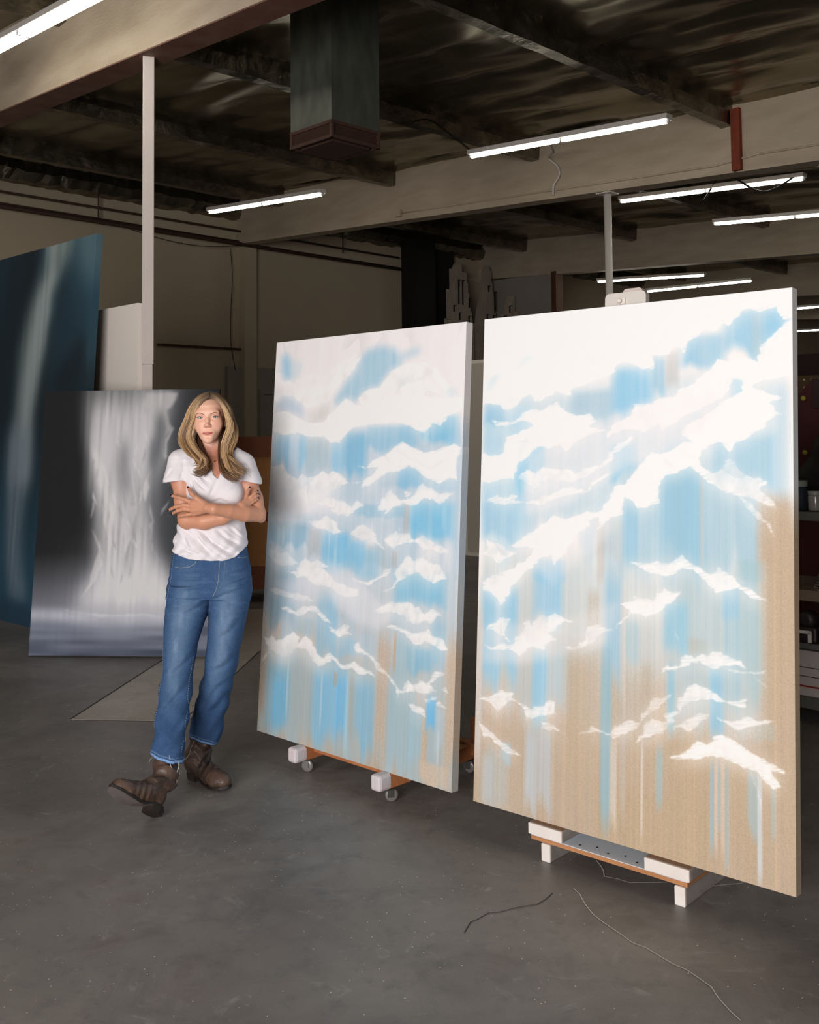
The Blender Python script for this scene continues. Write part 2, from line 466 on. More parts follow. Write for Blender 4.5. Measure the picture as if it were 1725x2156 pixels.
lamp(8.16, 4.81, 7.24, 4.30, 4.46, 'largest fluorescent light, in front of the long pale beam, right of the duct')
lamp(11.12, 4.86, 7.30, 4.28, 4.43, 'fluorescent light just beyond the pale beam, right of the round pole top')
lamp(13.49, 4.83, 7.27, 4.28, 4.46, 'fluorescent light cut by the right edge, under the one behind the pale beam')
lamp(17.47, 9.61, 12.05, 4.39, 4.54, 'distant fluorescent light passing behind the round pole')
lamp(19.3, 9.58, 12.02, 4.46, 4.50, 'distant fluorescent light just above the clamp of the right painting')
lamp(23.0, 8.0, 10.44, 4.22, 4.26, 'upper of the two far tubes right of the right cloud painting')
lamp(28.6, 10.6, 13.04, 4.22, 4.28, 'lower of the two far tubes right of the right cloud painting')

# pipes and cables -----------------------------------------------------------
def smooth_path(pts, k=5):
    P = [Vector(p) for p in pts]; P = [P[0] * 2 - P[1]] + P + [P[-1] * 2 - P[-2]]; out = []
    for i in range(1, len(P) - 2):
        for j in range(k):
            t = j / k; a, b, c, d = P[i - 1:i + 3]; out.append(.5 * ((2 * b) + (c - a) * t + (2 * a - 5 * b + 4 * c - d) * t * t + (3 * b - a - 3 * c + d) * t ** 3))
    return out + [P[-2]]
def pipe(name, pts, r, M, label, cat, group=None, n=8):
    b = MB(); pts = smooth_path(pts) if 3 < len(pts) < 12 else pts; b.tube(pts, r, n); return tag(b.build(name, M), label, cat, group)
pipe('sprinkler_pipe', [pb(4, 14.45, 5.05), pb(14.1, 14.45, 4.98)], .02, M_rust, 'thin upper pipe running high along the left wall', 'pipe')
pipe('sprinkler_pipe', [pb(4, 14.42, 4.83), pb(14.1, 14.42, 4.75)], .035, M_rust, 'thick lower pipe running high along the left wall', 'pipe')
pipe('conduit', [pb(4, 14.5, 4.90), pb(10.3, 14.5, 4.84)], .015, M_rust, 'slim conduit just above the thick pipe on the left wall', 'conduit')
b_ = MB(); b_.box(pb(9.6, 14.56, 2.97), (1.75, .05, .035), RB); tag(b_.build('wall_rail', M_rust), 'dark horizontal rail on the left wall, right of the square post', 'rail')
for p_, l_, t_ in ((7.6, .62, 'left'), (12.6, .5, 'right')):
    pipe('pipe_hanger', [pb(p_, 14.42, 5.45), pb(p_, 14.42, 5.45 - l_ * 1.1)], .012, M_rust, 'thin vertical hanger rod dropping to the wall pipes, %s of the square post' % t_, 'rod')
pipe('pipe_hanger', [pb(8.35, 14.4, 5.45), pb(8.5, 14.4, 5.1)], .012, M_rust, 'slanted hanger rod above the wall pipes, just left of the square post', 'rod')
pipe('loose_cable', [pb(8.0 + i * .2, 14.4, 4.78 - .14 * math.sin(i / 12 * math.pi)) for i in range(13)], .006, M_dark, 'thin black cable sagging below the wall pipes', 'cable')
pipe('drop_cable', [pb(10.1, 14.5, 4.7), pb(10.14, 14.5, 4.2), pb(10.1, 14.5, 3.2), pb(10.2, 14.5, 2.6)], .006, M_dark, 'thin cable dropping down the left wall beside the pilaster', 'cable')
cd = [pb(10.26, 10.5 - i * .5, zbeam(10.5 - i * .5) + .1 + (.06 if i > 10 else 0)) for i in range(26)]
co = tag(empty('beam_conduit', cd[0]), 'thin conduit fixed along the lower face of the long pale beam', 'conduit')
b_ = MB(); b_.tube([q - cd[0] for q in cd], .011); b_.build('conduit_pipe', M_beam, co)
b_ = MB(); b_.box(Vector((0, 0, 0)), (.07, .12, .1), RB, .004); b_.build('junction_box', M_beam, co)
pipe('flexible_cable', [pb(8.3, 6.3, 4.5), pb(9.2, 6.9, 4.66), pb(9.9, 7.45, 4.88), pb(10.15, 7.7, 4.92), pb(10.22, 7.62, 4.82), pb(10.22, 7.58, 4.7), pb(10.23, 7.68, 4.58), pb(10.24, 7.7, 4.46)], .013, M_grey, 'grey flexible cable drooping from the largest light down the pale beam', 'cable')
pipe('flexible_cable', [pb(8.2, 7.2, 4.5), pb(8.1, 7.4, 4.7), pb(8.0, 7.7, 4.95), pb(8.0, 8.0, 4.98)], .01, M_dark, 'dark cable hanging at the left end of the largest light', 'cable')
pipe('flexible_cable', [pb(11.1, 4.9, 4.36), pb(11.0, 5.3, 4.2), pb(11.05, 5.8, 4.5), pb(11.1, 6.1, 4.25)], .012, M_dark, 'black cable looping round the light beyond the pale beam', 'cable')
b_ = MB(); b_.box(pb(10.24, 5.22, 4.64), (.06, .1, .68), RB); tag(b_.build('hanger_strap', mat('rust_red_strap', '#8c3d22', .8, var=.6, vscale=9)), 'rust red steel strap hanging on the pale beam near the right edge', 'strap')
pipe('trim_3', [pb(10.2, b0, zbeam(b0) + .79 + .02 * math.sin(b0 * 3)) for b0 in np.linspace(2, 14, 40)], .018, M_foil2, None, None)['kind'] = 'structure'
pipe('trim_4', [pb(16.6, b0, zbeam(b0) + .79 + .02 * math.sin(b0 * 3)) for b0 in np.linspace(2, 14, 40)], .018, M_foil2, None, None)['kind'] = 'structure'

# storage and stacked cutouts in the far corner ---------------------------------
def thing_box(name, p0, p1, b0, b1, z0, z1, M, label, cat):
    return tag(slab(name, p0, p1, b0, b1, z0, z1, M, None), label, cat)
M_dk = mat('charcoal_paint', '#181614', .8)
thing_box('dark_duct', 14.3, 14.85, 14.15, 14.58, 0, 5.35, M_dk, 'near-black square duct standing in the far left corner', 'duct')
thing_box('dark_curtain', 14.87, 15.72, 14.44, 14.58, 0, 5.3, mat('dark_curtain', '#25211d', .9, var=.4, vscale=4, stretch=(6, 6, .5)), 'dark hanging curtain behind the pale stepped cutouts', 'curtain')
cab = empty('storage_closet', pb(9.6, 8.45, 0)); tag(cab, 'pale tall closet seen in the gap between the two cloud paintings', 'closet')
for nm, a in (('side_panel', (9.3, 9.9, 8.0, 8.9, 0, 2.37)),):
    o = slab('closet_body', *a, mat('closet_paint', '#f0e7da', .8), None); o.parent = cab; o.location = -cab.location
o = slab('closet_door', 9.28, 9.3, 8.02, 8.36, .05, 2.33, mat('closet_door_paint', '#c9bfb0', .8), None); o.parent = cab; o.location = -cab.location
M_cut = mat('pale_cutout_board', '#b3a796', .9, var=.3, vscale=5)
M_slot = mat('slot_dark', '#0e0c0a', .9)
def cutout(p0, b0, z0, prof, slots, label, turn=0.0):
    """stepped board standing upright: prof is the outline in metres, three layers thick"""
    e = empty('stepped_cutout', pb(p0, b0, z0)); e.rotation_euler = (0, 0, AX + turn); tag(e, label, 'cutout board', 'pale stepped cutout boards')
    for k in range(3):
        sc = 1 - .12 * k; cx = max(x for x, z in prof) / 2
        b = MB(); b.prism([(cx + (x - cx) * (1 - .04 * k), z * sc) for x, z in prof], (0, -.04 * k, 0), (1, 0, 0), (0, 0, 1), (0, .034, 0)); b.build('board_layer', M_cut, e)
    for x, z, h in slots:
        b = MB(); b.prism([(x, z - h / 2), (x + .02, z - h / 2), (x + .02, z + h / 2), (x + .07, z + h / 2), (x + .07, z + h / 2 + .014), (x, z + h / 2 + .014)], (0, -.1, 0), (1, 0, 0), (0, 0, 1), (0, .02, 0)); b.build('slot', M_slot, e)
cutout(15.02, 14.05, 2.95, [(0, 0), (.8, 0), (.8, 1.0), (.74, 1.0), (.74, 1.35), (.66, 1.35), (.66, 1.85), (.52, 1.85), (.5, 2.0), (.3, 2.0), (.22, 1.88), (.16, 1.88), (.16, 1.45), (.06, 1.45), (.06, .85), (0, .85)],
       [(.3, 1.4, .5), (.42, 1.4, .5), (.15, 1.05, .12), (.32, .9, .14), (.6, .85, .14), (.62, 1.2, .2), (.2, .5, .1)], 'left tall stepped cutout board in the far corner')
cutout(15.9, 14.05, 2.95, [(0, 0), (.72, 0), (.72, .55), (.66, .55), (.66, 1.2), (.56, 1.2), (.56, 1.9), (.5, 2.05), (.36, 2.05), (.28, 1.9), (.24, 1.5), (.1, 1.1), (.04, .8), (0, .8)],
       [(.36, 1.55, .12), (.55, 1.3, .4), (.3, .9, .2), (.5, .8, .4), (.2, .6, .3), (.6, .4, .12)], 'right tall stepped cutout board in the far corner')
cutout(16.62, 13.97, 3.55, [(0, 0), (.5, 0), (.5, .45), (.4, .45), (.4, .8), (.2, .8), (.2, .5), (.1, .5), (.1, .3), (0, .3)], [(.2, .3, .14), (.35, .5, .14)], 'short stepped cutout board on the partition, behind the right painting', -math.pi / 2)
slab('wall_shelf', 16.3, 16.72, 13.3, 13.99, 3.5, 3.54, M_wall2)
thing_box('storage_platform', 14.9, 16.65, 13.85, 14.35, 0, 2.94, M_wall2, 'dim tall cupboard under the two tall stepped cutouts', 'cupboard')
# white panels low on the left wall
wp = empty('wall_panel', pb(11.2, 14.5, 0)); tag(wp, 'pale flat wall panel with battens, behind the person and left painting', 'panel')
o = slab('panel_sheet', 10.05, 13.9, 14.5, 14.58, 0, 2.66, M_wall2, None); o.parent = wp; o.location = -wp.location
for a in ((10.7, 10.78, 14.46, 14.5, 0, 2.2), (10.7, 13.9, 14.46, 14.5, 2.2, 2.28), (11.7, 11.78, 14.46, 14.5, 0, 2.2)):
    o = slab('batten', *a, M_wall2, None); o.parent = wp; o.location = -wp.location

# wooden shipping crate -----------------------------------------------------------
cr_ = empty('shipping_crate', (-1.42, 9.2, .12)); tag(cr_, 'brown wooden crate with stencilled red letters behind the person', 'crate')
CW, CH = .9, 1.36
M_cr = mat('crate_frame_wood', '#85482b', .7, var=.5, vscale=5, stretch=(2, 2, .6), color2='#5e321d')
M_crp = mat('crate_panel_wood', '#b98046', .7, var=.6, vscale=4, stretch=(1.5, 1.5, .5), color2='#93602f')
M_red = mat('stencil_red', '#8c2416', .8); M_ink = mat('stencil_black', '#1d120c', .8)
b_ = MB(); b_.box((0, .3, CH / 2), (CW - .02, .58, CH - .02)); b_.build('plywood_panel', M_crp, cr_)
for nm, c, s in (('top_rail', (0, -.005, CH - .09), (CW, .03, .18)), ('bottom_rail', (0, -.005, .1), (CW, .03, .2)), ('stile', (-CW / 2 + .05, -.005, CH / 2), (.1, .03, CH)), ('stile', (CW / 2 - .05, -.005, CH / 2), (.1, .03, CH))):
    b_ = MB(); b_.box(c, s, None, .003); b_.build(nm, M_cr, cr_)
for s in (-1, 1):
    b_ = MB(); b_.box((s * .35, .3, -.06), (.09, .55, .12)); b_.build('skid', M_cr, cr_)
def letter(mb, strokes, x, z, h, r):
    for st in strokes: mb.tube([(x + a * h, -.002, z + c * h) for a, c in st], r, 6)
O_ = [[(.3 + .3 * math.cos(t), .5 + .5 * math.sin(t)) for t in np.linspace(0, 6.283, 18)]]
Nn = [[(0, 0), (0, 1)], [(0, 1), (.55, 0)], [(.55, 0), (.55, 1)]]
Ee = [[(0, 0), (0, 1)], [(0, 1), (.5, 1)], [(0, .5), (.4, .5)], [(0, 0), (.5, 0)]]
Par = [[(0, 0), (.22, .2), (.3, .5), (.22, .8), (0, 1)]]
cx0 = -1.42
for a_ in ((O_, .115, .60, .075, .009), (Nn, .18, .60, .07, .009), (Par, .215, 1.03, .075, .008), ([[(0, 0), (.3, .25), (0, .5)]], .13, 1.18, .08, .007)):
    b_ = MB(); letter(b_, *a_); b_.build('red_letter', M_red, cr_)
b_ = MB(); letter(b_, Ee, .25, .90, .045, .005); letter(b_, [[(0, 0), (.6, .2)]], .2, .905, .05, .005); b_.build('black_lettering', M_ink, cr_)

# shelf unit and its load at the right edge ------------------------------------------
sh = empty('metal_shelf_unit', pb(5.1, 1.95, 0)); sh.rotation_euler = (0, 0, AX); tag(sh, 'grey steel shelf unit at the right edge behind the right painting', 'shelf')
M_steel = mat('grey_shelf_steel', '#6b6a64', .5, metal=.3, var=.4, vscale=9)
M_shwood = mat('worn_shelf_board', '#7d6a58', .6, var=.5, vscale=7)
# local: x = along p (depth), y = along b (length)
SW = 1.7
for nm, z, t, M in (('shelf_board', 1.055, .045, M_steel), ('shelf_board', .655, .055, M_shwood), ('shelf_board', .40, .03, M_steel), ('shelf_board', .115, .055, M_steel)):
    b_ = MB(); b_.box((.25, 0, z), (.5, SW, t), None, .004); b_.build(nm, M, sh)
for sx in (.02, .48):
    for sy in (-1, 1):
        b_ = MB(); b_.box((sx, sy * (SW / 2 - .02), .55), (.04, .04, 1.1)); b_.build('upright', M_steel, sh)
def on_shelf(x, y, z):
    q = RB @ Vector((x, y, 0)); return pb(5.1, 1.95, z) + q
def jar(x, y, z, r, h, M, Ml, label, cat='jar'):
    e = empty('paint_jar', on_shelf(x, y, z)); tag(e, label, cat)
    b = MB(); b.lathe([(r * .9, 0), (r, .01), (r, h * .72), (r * .93, h * .8)], n=20); b.build('jar_body', M, e)
    b = MB(); b.lathe([(r * .98, h * .8), (r * 1.0, h * .82), (r, h), (r * .95, h * 1.01)], n=20); b.build('lid', Ml, e)
M_gl = mat('clear_jar', '#8f8b88', .15, coat=.5); M_gb = mat('blue_grey_paint', '#2c343c', .25, coat=.5); M_gd = mat('dark_paint', '#15181a', .3); M_lid = mat('pale_lid', '#8f938f', .4)
jar(.10, .42, 1.08, .055, .15, M_gb, M_lid, 'larger dark blue jar with a pale lid on the top shelf')
jar(.06, .50, 1.08, .035, .095, M_gd, M_lid, 'small dark jar half hidden by the painting edge on the top shelf')
jar(.08, .315, 1.08, .036, .10, M_gl, M_lid, 'clear jar, left of the two clear ones, on the top shelf')
jar(.10, .21, 1.08, .05, .105, M_gl, M_lid, 'wider clear jar at the picture edge on the top shelf')
e = empty('wire_coil', on_shelf(.1, .25, .6825)); tag(e, 'coil of silver wire lying on the wooden shelf', 'wire coil')
for k in range(7):
    b_ = MB(); b_.tube([((.085 - .004 * k) * math.cos(t), (.085 - .004 * k) * math.sin(t), .006 + k * .011 + .006 * math.sin(t * 3 + k)) for t in np.linspace(0, 6.283, 30)], .0045, 6, cap=False); b_.build('wire_loop', mat('silver_wire', '#c9c6c2', .2, metal=.95) if k == 0 else bpy.data.materials['silver_wire'], e)
e = empty('white_tub', on_shelf(.28, .28, .6825)); tag(e, 'white plastic tub behind the wire coil', 'tub')
b_ = MB(); b_.lathe([(.07, 0), (.085, .13)], n=24); b_.build('tub_body', M_white, e)
b_ = MB(); b_.lathe([(.088, .118), (.088, .132), (.082, .132)], n=24); b_.build('rim', M_white, e)
e = empty('hand_tool', on_shelf(.06, .36, .415)); tag(e, 'dark power tool with a white clip on the middle shelf', 'tool')
b_ = MB(); b_.box((0, 0, .04), (.1, .12, .08), RB, .012); b_.lathe([(.02, -.04), (.045, -.03), (.045, .03), (.02, .04)], (0, 0, .11), 16, RB @ Matrix.Rotation(math.pi / 2, 3, 'Y')); b_.build('tool_body', mat('tool_dark', '#231a1a', .5), e)
b_ = MB(); b_.box(RB @ Vector((-.055, 0, .055)), (.01, .07, .016), RB); b_.box(RB @ Vector((-.055, -.028, .03)), (.01, .018, .05), RB); b_.build('clip', M_white, e)
e = empty('cardboard_box', on_shelf(.2, .12, .415)); tag(e, 'small brown cardboard box on the middle shelf', 'box')
b_ = MB(); b_.box((0, 0, .09), (.16, .2, .18), RB, .003); b_.build('carton', mat('cardboard', '#7c5230', .8), e)
b_ = MB(); b_.box((0, 0, .181), (.03, .2, .002), RB); b_.build('packing_tape', mat('tape', '#9c7a50', .4), e)
e = empty('white_carton', on_shelf(.22, .1, .1425)); tag(e, 'large white carton with a red stripe on the bottom shelf', 'carton')
b_ = MB(); b_.box((0, 0, .115), (.38, 1.1, .23), RB, .004); b_.build('carton_body', mat('white_card', '#b6aaa6', .7), e)
for zz, tt, M in ((.05, .008, M_red), (.1, .003, bpy.data.materials['tool_dark']), (.145, .003, bpy.data.materials['tool_dark'])):
    b_ = MB(); b_.box(RB @ Vector((-.1915, 0, 0)) + Vector((0, 0, zz)), (.003, 1.09, tt), RB); b_.build('stripe', M, e)
# red board with knobs, pegboard, cloth
rb_ = empty('red_board', pb(6.3, 2.9, 0)); rb_.rotation_euler = (0, 0, AX); tag(rb_, 'dark red board with yellow knobs standing behind the shelves', 'board')
b_ = MB(); b_.prism([(-1.2, 0), (.6, 0), (.6, 1.06), (-.14, 1.80), (-1.2, 1.80)], (0, 0, 0), (0, 1, 0), (0, 0, 1), (.04, 0, 0)); b_.build('board_panel', mat('dark_red_paint', '#42090a', .6), rb_)
M_kn = mat('yellow_knob', '#a89a3c', .35)
for y, z in ((-.1, 1.69), (-.1, 1.35)):
    b_ = MB(); b_.lathe([(.007, 0), (.007, .012), (.016, .018), (.017, .026), (.010, .034), (.002, .036)], (0, y, z), 20, Matrix.Rotation(-math.pi / 2, 3, 'Y')); b_.build('knob', M_kn, rb_)
b_ = MB(); b_.box((-.02, -.31, 1.72), (.04, .3, .18)); b_.build('dark_panel', mat('maroon_panel', '#2c0c0c', .6), rb_)
pg = empty('pegboard', pb(7.2, 3.3, 1.2)); pg.rotation_euler = (0, 0, AX); tag(pg, 'brown pegboard with rows of pale pegs above the red board', 'pegboard')
b_ = MB(); b_.box((0, 0, .36), (.02, 1.5, .64)); b_.build('perforated_sheet', mat('pegboard_brown', '#4a3416', .7), pg)
b_ = MB()
for i in range(22):
    for j in range(13): b_.lathe([(.011, 0), (.008, .008)], (-.01, -.6 + i * .055, -.01 + j * .055), 6, Matrix.Rotation(-math.pi / 2, 3, 'Y'))
tag(b_.build('peg_dot', mat('pale_peg', '#b0a070', .5), pg), kind='stuff')
thing_box('dark_wall_panel', 8.2, 8.3, 1.5, 5.0, 0, 2.11, mat('maroon_wall', '#2a1511', .9), 'dark maroon panel behind the pegboard at the right edge', 'panel')
cl = bmesh.new(); rows = []
for i in range(14):
    z = 1.08 + .42 * i / 13; rows.append([cl.verts.new(Vector(on_shelf(.28 + .1 * math.sin(j * .5 + i * .3) + .03 * math.sin(i), .2 + (.45 - .26 * i / 13) * (j / 19 - .25), z))) for j in range(20)])
for i in range(13):
    for j in range(19): cl.faces.new((rows[i][j], rows[i][j + 1], rows[i + 1][j + 1], rows[i + 1][j]))
me = bpy.data.meshes.new('x'); cl.to_mesh(me); cl.free()
o = link('draped_cloth', me, mat('camouflage_cloth', '#2b2a22', .95, var=.8, vscale=9, color2='#120e0c'), smooth=True); tag(o, 'dark draped cloth behind the jars on the top shelf', 'cloth')
sm = o.modifiers.new('s', 'SOLIDIFY'); sm.thickness = .004

# ------------------------------------------------------------------ paintings
# Canvas space: u left->right, v top->bottom, in thousandths of the canvas.
POSE = {1: (-0.7309, 4.8440, -0.7714, 0.0694, 0.1200, 1.2200, 1.8300), 2: (0.2225, 3.9111, -0.7351, 0.0618, 0.1180, 1.2200, 1.8300), 3: (-2.6204, 7.0430, -0.0842, 0.1250, 0.0120, 1.2695, 1.8260), 4: (-4.2680, 9.3103, -0.7600, 0.0600, 0.0000, 2.4000, 3.0667)}
BANDS = {
 2: """
-5 999 -33 327 f3ece9 1
3 992 142 508 c3d6e0 .85
19 919 467 823 b9c8cc .55
670 920 386 722 a9c4cc .5
512 915 307 525 a3c8da .7
910 996 354 511 cdb49c .9
994 1024 -1 288 efe8e6 .8
12 185 170 533 b4d5e6 .8
13 98 182 235 98c4df .8
132 249 260 371 93cae6 .8
15 137 390 478 9ccbe6 .8
336 476 161 238 a6c5d6 .6
475 601 116 231 94c7e3 .9
600 643 100 196 9ec6dd .8
643 684 91 182 c2c4c4 .7
690 815 66 141 a0c9e0 .9
815 994 25 129 8fc3df .9
891 922 39 125 b7cbd3 .6
471 547 265 342 92c8e3 .8
831 869 151 186 a3d0e5 .8
787 952 248 356 9fc8dd .75
627 749 304 521 8fc3dd .75
669 709 325 521 93c0d6 .5
512 561 382 509 94c8e4 .7
749 758 324 497 cfc8c2 .5
213 317 493 554 93cbea .8
423 512 402 513 c3cdd0 .7
430 455 422 543 cfc3b6 .5
215 312 517 639 8fc9ea .75
18 152 551 770 8ecaec .8
71 94 567 770 c6dcea .7
213 266 664 829 8fcbec .85
265 337 659 814 b9cdd6 .5
164 200 669 866 c4c6c2 .4
141 432 809 1034 c9b49a .35
333 443 659 983 c8af92 .75
444 649 680 991 c6ad8f .6
650 918 772 1031 c6ab8a .9
914 1017 381 1014 c8ae90 .95
441 783 896 1063 c6ab89 .85
1 206 877 1065 cbb59d .7
-6 24 612 1004 dcd3cc .7
400 439 546 655 c9b69f .5
458 509 505 757 97c6e2 .75
450 481 652 991 8fb9ca .8
509 528 540 788 d7cfc8 .5
527 570 591 679 9fc4d2 .5
577 604 669 745 c9b396 .35
641 710 547 661 8fc8e2 .75
654 677 662 805 90c3d8 .75
716 766 611 648 c5b49c .3
621 641 809 944 93bccb .65
774 815 649 788 8ac4e2 .85
815 857 520 737 9fc6d6 .7
857 919 533 712 a7c3c8 .6
893 948 734 772 b3bfb9 .4
852 920 467 503 a3c3c8 .5
809 855 506 573 93c9ea .6
191 233 826 1011 c5d7ea .55
233 288 820 1003 b9cee2 .55
46 127 879 1031 b4cddc .45
103 139 867 912 9dc9e4 .5
281 294 824 981 d5b79a .5
480 501 817 1001 d3ccc4 .7
510 531 753 996 d0c0b4 .55
576 583 802 996 d9d2cc .75
777 786 813 972 8fbacd .8
788 798 808 983 e0cdbf .8
807 817 802 979 e0cbbb .7
798 807 807 949 9dbccb .7
817 831 810 1003 a5bcc4 .6
877 905 811 934 a3bfcc .7
903 916 815 1000 d3dde6 .85
938 950 832 938 a9bcbf .55
750 761 592 793 b3c4c4 .4
30 68 899 999 c0cfd8 .4
""",
 1: """
-21 1004 -27 272 efe9e9 1
-25 1008 225 563 b7cbda .9
-23 1001 510 782 b0c8d8 .7
-2 1017 753 1075 a5bfcb .7
34 115 238 341 8fc0de .8
112 167 232 353 bcd3e4 .7
168 218 239 349 96c5df .7
219 348 249 351 adc3cd .7
355 428 259 350 9bcbe6 .85
427 546 234 357 86bcdb .9
543 798 223 290 8fc0dc .85
802 976 201 275 83c0e0 .9
822 847 236 281 b9dcea .5
606 704 330 373 a9c3d4 .6
704 823 320 374 8fc1de .85
824 975 345 374 9fc8e0 .6
497 754 410 444 93c0d8 .7
743 774 404 481 b9b9b9 .6
775 972 392 490 86c3e2 .95
920 937 402 473 a3d2ea .6
11 248 468 534 8cb4cb .7
93 109 475 542 b9cbd8 .6
251 326 475 565 a9b2b8 .7
327 478 480 572 83c0e2 .9
364 371 482 574 c0dcec .6
479 561 497 565 86bfe0 .85
561 693 502 559 a3b9c4 .6
693 719 513 555 bfb3a8 .4
330 629 512 586 8cc3e0 .6
396 411 515 609 b9d8e8 .6
718 953 553 634 8cc2dc .8
842 931 568 630 86bfdc .6
47 190 585 739 8fb0c4 .6
36 100 658 750 7fa5b8 .55
198 310 697 747 a5bfc9 .6
318 433 628 798 8abfdc .65
437 540 724 779 93c4e0 .6
422 478 638 699 b9c0c4 .5
513 626 708 780 b4cad8 .6
643 701 700 1000 cdb49c .95
720 731 695 793 d0b090 .7
731 799 703 806 a3bfca .6
787 894 714 781 84b9d4 .8
798 822 699 784 b3c9d2 .5
892 956 645 772 93c1d8 .6
963 1027 684 1008 d0b79e .95
-14 42 770 1004 bda892 .9
46 187 819 1001 86b4cb .85
81 166 857 1000 78b4d4 .8
164 174 804 978 b5cfd8 .6
188 301 813 1000 a3b2b4 .7
309 430 801 1002 80bddf .85
356 367 817 985 bcd8e6 .6
431 500 797 1001 7fbde2 .9
424 445 809 848 b5aa98 .6
490 507 806 996 a9cde0 .6
507 537 798 993 a8b0ac .7
539 634 803 996 82bbda .8
699 798 806 990 a5bcc4 .7
800 871 839 992 9dc0ce .6
863 887 849 1000 d2b294 .85
879 920 815 903 76b9e2 .95
922 956 835 936 b4cbd8 .6
829 877 809 850 d0c0b4 .5
859 990 952 1006 d6bfa8 .8
930 942 882 964 c9d2da .5
""",
}
